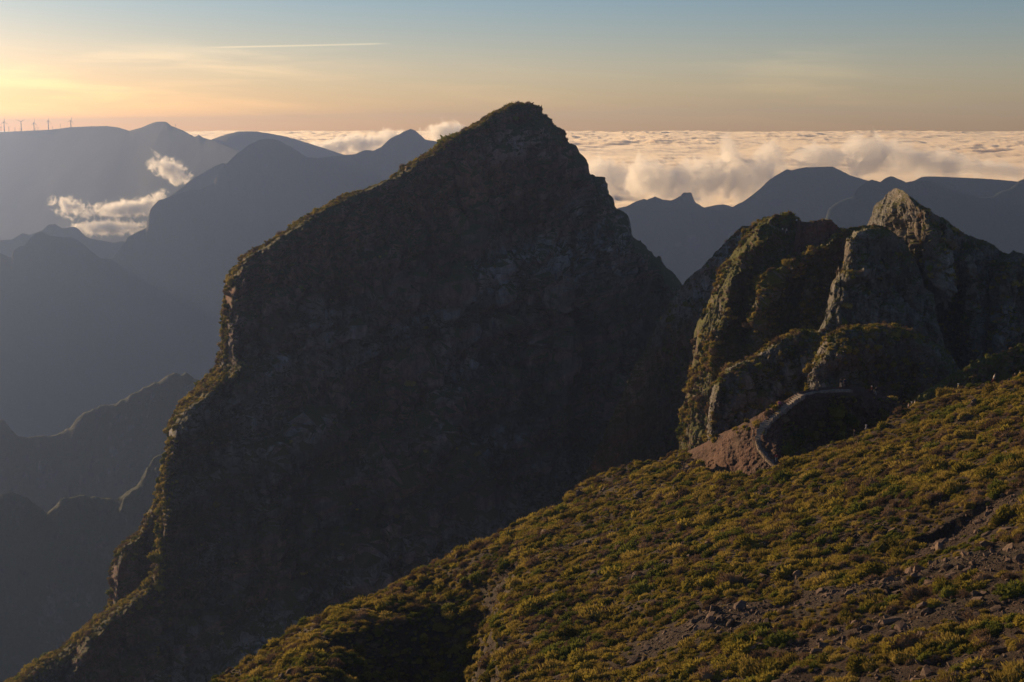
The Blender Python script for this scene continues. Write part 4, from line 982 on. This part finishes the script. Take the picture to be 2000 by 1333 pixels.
# ------------------------------------------------------------------ wind turbines and masts on the far ridge
M_TURB = plain('turbine_paint', (0.05, 0.045, 0.04), 0.6)
def revolve(name, prof, mat, n=12, axis='Z'):
    V, F = [], []
    for r_, z in prof:
        for q in range(n):
            a = 2 * math.pi * q / n
            V.append((r_ * math.cos(a), r_ * math.sin(a), z) if axis == 'Z' else (r_ * math.cos(a), z, r_ * math.sin(a)))
    for k in range(len(prof) - 1):
        for q in range(n): F.append((k * n + q, k * n + (q + 1) % n, (k + 1) * n + (q + 1) % n, (k + 1) * n + q))
    F.append(tuple(range(n))[::-1]); F.append(tuple((len(prof) - 1) * n + q for q in range(n)))
    me = bpy.data.meshes.new(name); me.from_pydata(V, [], F); me.materials.append(mat); me.update(); return me
TOWER = revolve('tower', [(3.0, -6), (2.7, 0), (1.8, 53.5)], M_TURB)
NAC = box_mesh('nacelle', 3.2, 8.5, 3.4, M_TURB, 0.6, -1.7)
HUB = revolve('hub', [(0.3, -3.0), (1.1, -2.2), (1.5, -1.0), (1.5, 0.4)], M_TURB, axis='Y')
def blade_mesh():
    V, F = [], []
    sec = [(0.9, .9, 0), (2.0, 1.9, .5), (5.5, 2.6, .4), (14, 1.7, .26), (24, 1.0, .16), (29.5, .35, .06)]
    for z, c, th in sec:
        th = max(th, .12)
        for x, y in ((-c * .35, 0), (0, -th), (c * .65, 0), (0, th)): V.append((x, y, z))
    for k in range(len(sec) - 1):
        for q in range(4): F.append((k * 4 + q, k * 4 + (q + 1) % 4, (k + 1) * 4 + (q + 1) % 4, (k + 1) * 4 + q))
    F += [(3, 2, 1, 0), tuple(len(V) - 4 + q for q in range(4))]
    me = bpy.data.meshes.new('blade'); me.from_pydata(V, [], F); me.materials.append(M_TURB); me.update(); return me
BLADE = blade_mesh()
ORD = ['first', 'second', 'third', 'fourth', 'fifth']
def turbine(px, hub_py, Y, sc, yaw, phase, label, group):
    hub = at(px, hub_py, Y)
    root = empty('wind_turbine', hub - Vector((0, 0, 55 * sc)), yaw); root.scale = (sc,) * 3
    tag(root, label, 'wind turbine', group)
    obj('tower', TOWER, root); obj('nacelle', NAC, root, (0, 1.2, 55))
    h_ = obj('hub', HUB, root, (0, -3.6, 55))
    for k in range(3): obj('blade', BLADE, h_, (0, 0, 0), (0, phase + k * 2 * math.pi / 3, 0))
wy = lambda px: 9500 - 5.0 * px
for k, (px, hy, yaw, ph) in enumerate(((7.7, 238.5, 0.9, 0.05), (41, 238.2, 0.25, 0.98), (66, 240.7, 1.15, 0.1), (94, 236.4, 1.2, 0.12), (138, 236.4, 0.95, 0.25))):
    turbine(px, hy, wy(px) + 15, wy(px) / 7750, yaw, ph, 'tall wind turbine on the far ridge, %s of the five big ones from the left' % ORD[k], 'tall wind turbines on the far ridge')
for k, (px, hy, s, ph) in enumerate(((1.5, 248, .5, .3), (17, 248.5, .48, 1.2), (29, 250.5, .42, .7), (39, 252, .36, .1), (69.5, 251, .36, .5), (74, 250, .36, 1.0), (102, 248.5, .30, .2))):
    turbine(px, hy, wy(px) + 90, s * wy(px) / 7750, 0.7, ph, ['small far wind turbine at the very edge of the ridge', 'small far wind turbine just right of the first tall one', 'small far wind turbine midway between first and second tall ones', 'tiny wind turbine close beside the second tall one', 'tiny wind turbine touching the third tall one', 'tiny wind turbine a little right of the third tall one', 'tiny wind turbine right of the fourth tall one'][k], 'small wind turbines behind the far ridge')
def mast(px, py, Y, h, label):
    p = at(px, py, Y); root = empty('radio_mast', p); tag(root, label, 'mast')
    obj('pole', revolve('pole', [(0.9, -12), (0.8, 0), (0.45, h)], M_TURB, 8), root)
    for z in (0.55, 0.8): obj('antenna', box_mesh('antenna', 3.4, 1.0, 2.4, M_TURB, 0.1), root, (0, 0, h * z))
mast(118, 250.5, wy(118) + 20, 27, 'thin mast on the far ridge between the fourth and fifth tall turbines')
mast(343, 250, wy(343) + 10, 20, 'thin lone mast on the right shoulder of the round far summit')

# ------------------------------------------------------------------ the sea of clouds beyond the ridges
def cloud_sea():
    m = bpy.data.materials.new('cloud_sea_vapour'); m.use_nodes = True; t = m.node_tree; t.nodes.clear()
    out = nd(t, 'ShaderNodeOutputMaterial'); v = nd(t, 'ShaderNodeVolumePrincipled')
    v.inputs['Color'].default_value = (1, 0.915, 0.77, 1); v.inputs['Anisotropy'].default_value = 0.55; v.inputs['Density'].default_value = 0.016  # gold of far, reddened sunlight is put into the vapour colour
    t.links.new(v.outputs[0], out.inputs['Volume'])
    nc, nr = 900, 400
    az = np.linspace(R(-38), R(40), nc)
    f = np.linspace(0, 1, nr)
    # starts behind the far face of the haze and runs to the horizon
    r0 = 6350 / (np.cos(az) + 1.386 * np.sin(az)).clip(0.3, 2)
    r0 = np.clip(r0, 4300, 20000)
    RR = r0[None] * (120000.0 / r0)[None] ** f[:, None]
    X = RR * np.sin(az)[None]; Y = RR * np.cos(az)[None]
    q = np.stack([X.ravel(), Y.ravel(), np.zeros(X.size)], -1)
    wrp = np.stack([fbm(q / 4200 + 5, 2), fbm(q / 4200 + 50, 2), np.zeros(len(q))], -1) * 1100
    def billow(p, o):
        t_ = 0; a = 1; n_ = 0
        for k in range(o):
            t_ = t_ + a * (1 - np.abs(noise(p * 2.1 ** k + 7 * k)) * 2.0); n_ += a; a *= 0.5
        return t_ / n_
    rr = RR.ravel()
    big = fbm((q + wrp) / 6000, 3)
    h = 170 * big + 210 * np.clip(0.55 + 1.2 * fbm(q / 5500 + 20, 2), 0.15, 1.4) * billow((q + wrp) / 1150, 5)
    h += 260 * np.clip(billow((q + wrp) / 7500 + 3, 3) - 0.3, 0, 1) * sstep(25000, 60000, rr)
    h *= sstep(0, 0.03, np.tile(f[:, None], (1, nc)).ravel()) * 0.9 + 0.1
    Z = -420 - 130 * (1 - sstep(6000, 14000, rr)) + 0.65 * h
    top_ = np.stack([X.ravel(), Y.ravel(), Z], -1); bot_ = top_.copy(); bot_[:, 2] = -1200
    fa = grid_faces(nr, nc)[:, ::-1]; i = np.arange(nr * nc).reshape(nr, nc); n0 = nr * nc
    rim = np.concatenate([i[0, :], i[1:, -1], i[-1, -2::-1], i[-2::-1, 0]])
    sk_ = np.stack([rim[:-1], rim[1:], rim[1:] + n0, rim[:-1] + n0], -1)
    o = link_mesh('clouds', np.concatenate([top_, bot_]), np.concatenate([fa, fa[:, ::-1] + n0, sk_]), m); o['kind'] = 'stuff'
cloud_sea()

def cloud_mat(name, dens, scale, lo, hi, zlo, zhi, stretch=(1, 1, 1), warp=0.0, g=0.55, boost=(0.42, -0.32), col=(1, 0.985, 0.95)):
    """vapour: a noise field that thins out towards the rim of its own unit sphere and upwards"""
    m = bpy.data.materials.new(name); m.use_nodes = True; t = m.node_tree; t.nodes.clear()
    out = nd(t, 'ShaderNodeOutputMaterial'); v = nd(t, 'ShaderNodeVolumePrincipled')
    v.inputs['Color'].default_value = (*col, 1); v.inputs['Anisotropy'].default_value = g
    tc_ = nd(t, 'ShaderNodeTexCoord'); gp = nd(t, 'ShaderNodeNewGeometry')
    ob = tc_.outputs['Object']
    ln = nd(t, 'ShaderNodeVectorMath'); ln.operation = 'LENGTH'; t.links.new(ob, ln.inputs[0])
    rim = ramp(t, ln.outputs['Value'], [(0.15, 1.0), (0.98, 0.0)], 'LINEAR')
    n = tex(t, scale, 8, 0.66, vec=gp.outputs['Position'], mapscale=stretch, dist=warp)
    x = mth(t, 'ADD', n, mth(t, 'MULTIPLY_ADD', rim, boost[0], boost[1]))
    dn = ramp(t, x, [(lo, 0.0), (hi, 1.0)], 'LINEAR')
    t.links.new(mth(t, 'MULTIPLY', dn, dens), v.inputs['Density'])
    t.links.new(v.outputs[0], out.inputs['Volume'])
    m.cycles.volume_step_rate = 0.25
    return m
def puff(name, px, py, Y, rx, ry, rz, mat, tilt=0.0, label=None):
    """a closed rounded body that holds the vapour; radii in metres"""
    bm = bmesh.new(); bmesh.ops.create_icosphere(bm, subdivisions=3, radius=1.0)
    me = bpy.data.meshes.new(name); bm.to_mesh(me); bm.free()
    me.materials.append(mat)
    o = bpy.data.objects.new(name, me); COL.objects.link(o)
    o.location = at(px, py, Y); o.scale = (rx, ry, rz); o.rotation_euler = (0, tilt, 0)
    o['kind'] = 'stuff'
    return o
M_BANK = cloud_mat('cloud_bank_vapour', 0.022, 1 / 85.0, 0.50, 0.575, 0, 1, stretch=(1, 1, 0.7), warp=1.0, boost=(0.40, -0.21))
K = 1.2
for px, py, Y, rx, ry, rz, tl in ((1175, 345, 5150, 150, 150, 120, 0.3), (1270, 350, 5250, 200, 170, 120, 0.0), (1375, 350, 5150, 210, 170, 135, 0.0), (1465, 345, 5100, 190, 150, 110, -0.3), (1425, 310, 5200, 70, 90, 120, -0.2), (1505, 312, 5300, 120, 110, 95, 0.5),
        (1600, 308, 4900, 180, 140, 75, 0.0), (1690, 300, 4750, 140, 130, 120, 0.5), (1760, 310, 4750, 160, 130, 100, 0.3), (1850, 322, 4700, 200, 140, 80, 0.1), (1950, 332, 4700, 180, 130, 65, 0.1),
        (640, 290, 8200, 220, 200, 75, 0.0), (700, 281, 8200, 250, 200, 95, 0.0), (765, 270, 8000, 190, 150, 95, 0.0), (868, 260, 8000, 210, 170, 100, 0.0)):
    puff('cloud_bank', px, py, Y * K, rx * K, ry * K, rz * K, M_BANK, tl)
M_WISP = cloud_mat('cloud_wisp_vapour', 0.075, 1 / 52.0, 0.49, 0.63, 0, 1, stretch=(1, 1, 1), warp=1.4, boost=(0.32, -0.19))
for px, py, Y, rx, ry, rz, tl in ((245, 408, 5400, 230, 120, 55, -0.08), (310, 392, 5400, 80, 60, 55, -0.7), (335, 332, 5400, 150, 90, 65, 0.5), (140, 405, 5400, 120, 70, 60, 0.3), (215, 445, 5300, 230, 120, 45, 0.0)):
    puff('cloud_wisp', px, py, Y * 1.24, rx * 1.24, ry * 1.24, rz * 1.24, M_WISP, tl)

# ------------------------------------------------------------------ haze in the air
def haze():
    m = bpy.data.materials.new('haze_air'); m.use_nodes = True; t = m.node_tree
    t.nodes.clear()
    out = nd(t, 'ShaderNodeOutputMaterial'); v = nd(t, 'ShaderNodeVolumePrincipled')
    # fine air: scatters evenly and bluish; damp dust: scatters mostly forward, away from the sun
    v.inputs['Color'].default_value = (0.10, 0.42, 1.0, 1); v.inputs['Density'].default_value = HAZE * 0.73; v.inputs['Anisotropy'].default_value = 0.1
    v2 = nd(t, 'ShaderNodeVolumePrincipled')
    v2.inputs['Color'].default_value = (1.0, 0.66, 0.44, 1); v2.inputs['Density'].default_value = HAZE * 0.27; v2.inputs['Anisotropy'].default_value = 0.88
    ad = nd(t, 'ShaderNodeAddShader'); t.links.new(v.outputs[0], ad.inputs[0]); t.links.new(v2.outputs[0], ad.inputs[1])
    t.links.new(ad.outputs[0], out.inputs['Volume'])
    a = -math.atan(1.386)            # box turned so that its far face runs behind the ridges and in front of the cloud sea
    u = np.array([math.cos(a), math.sin(a)]); vv = np.array([-math.sin(a), math.cos(a)])
    dmax = float(np.dot((0, 6000), vv)); dmin = -4000.0; s0, s1 = -17000.0, 2500.0
    vs = []
    for z in (-2450, 60):
        for s, d in ((s0, dmin), (s1, dmin), (s1, dmax), (s0, dmax)):
            p = u * s + vv * d; vs.append((p[0], p[1], z))
    fs = [(0, 3, 2, 1), (4, 5, 6, 7), (0, 1, 5, 4), (1, 2, 6, 5), (2, 3, 7, 6), (3, 0, 4, 7)]
    o = link_mesh('haze', vs, fs, m, smooth=False); o['kind'] = 'stuff'
HAZE = 9.0e-5
haze()
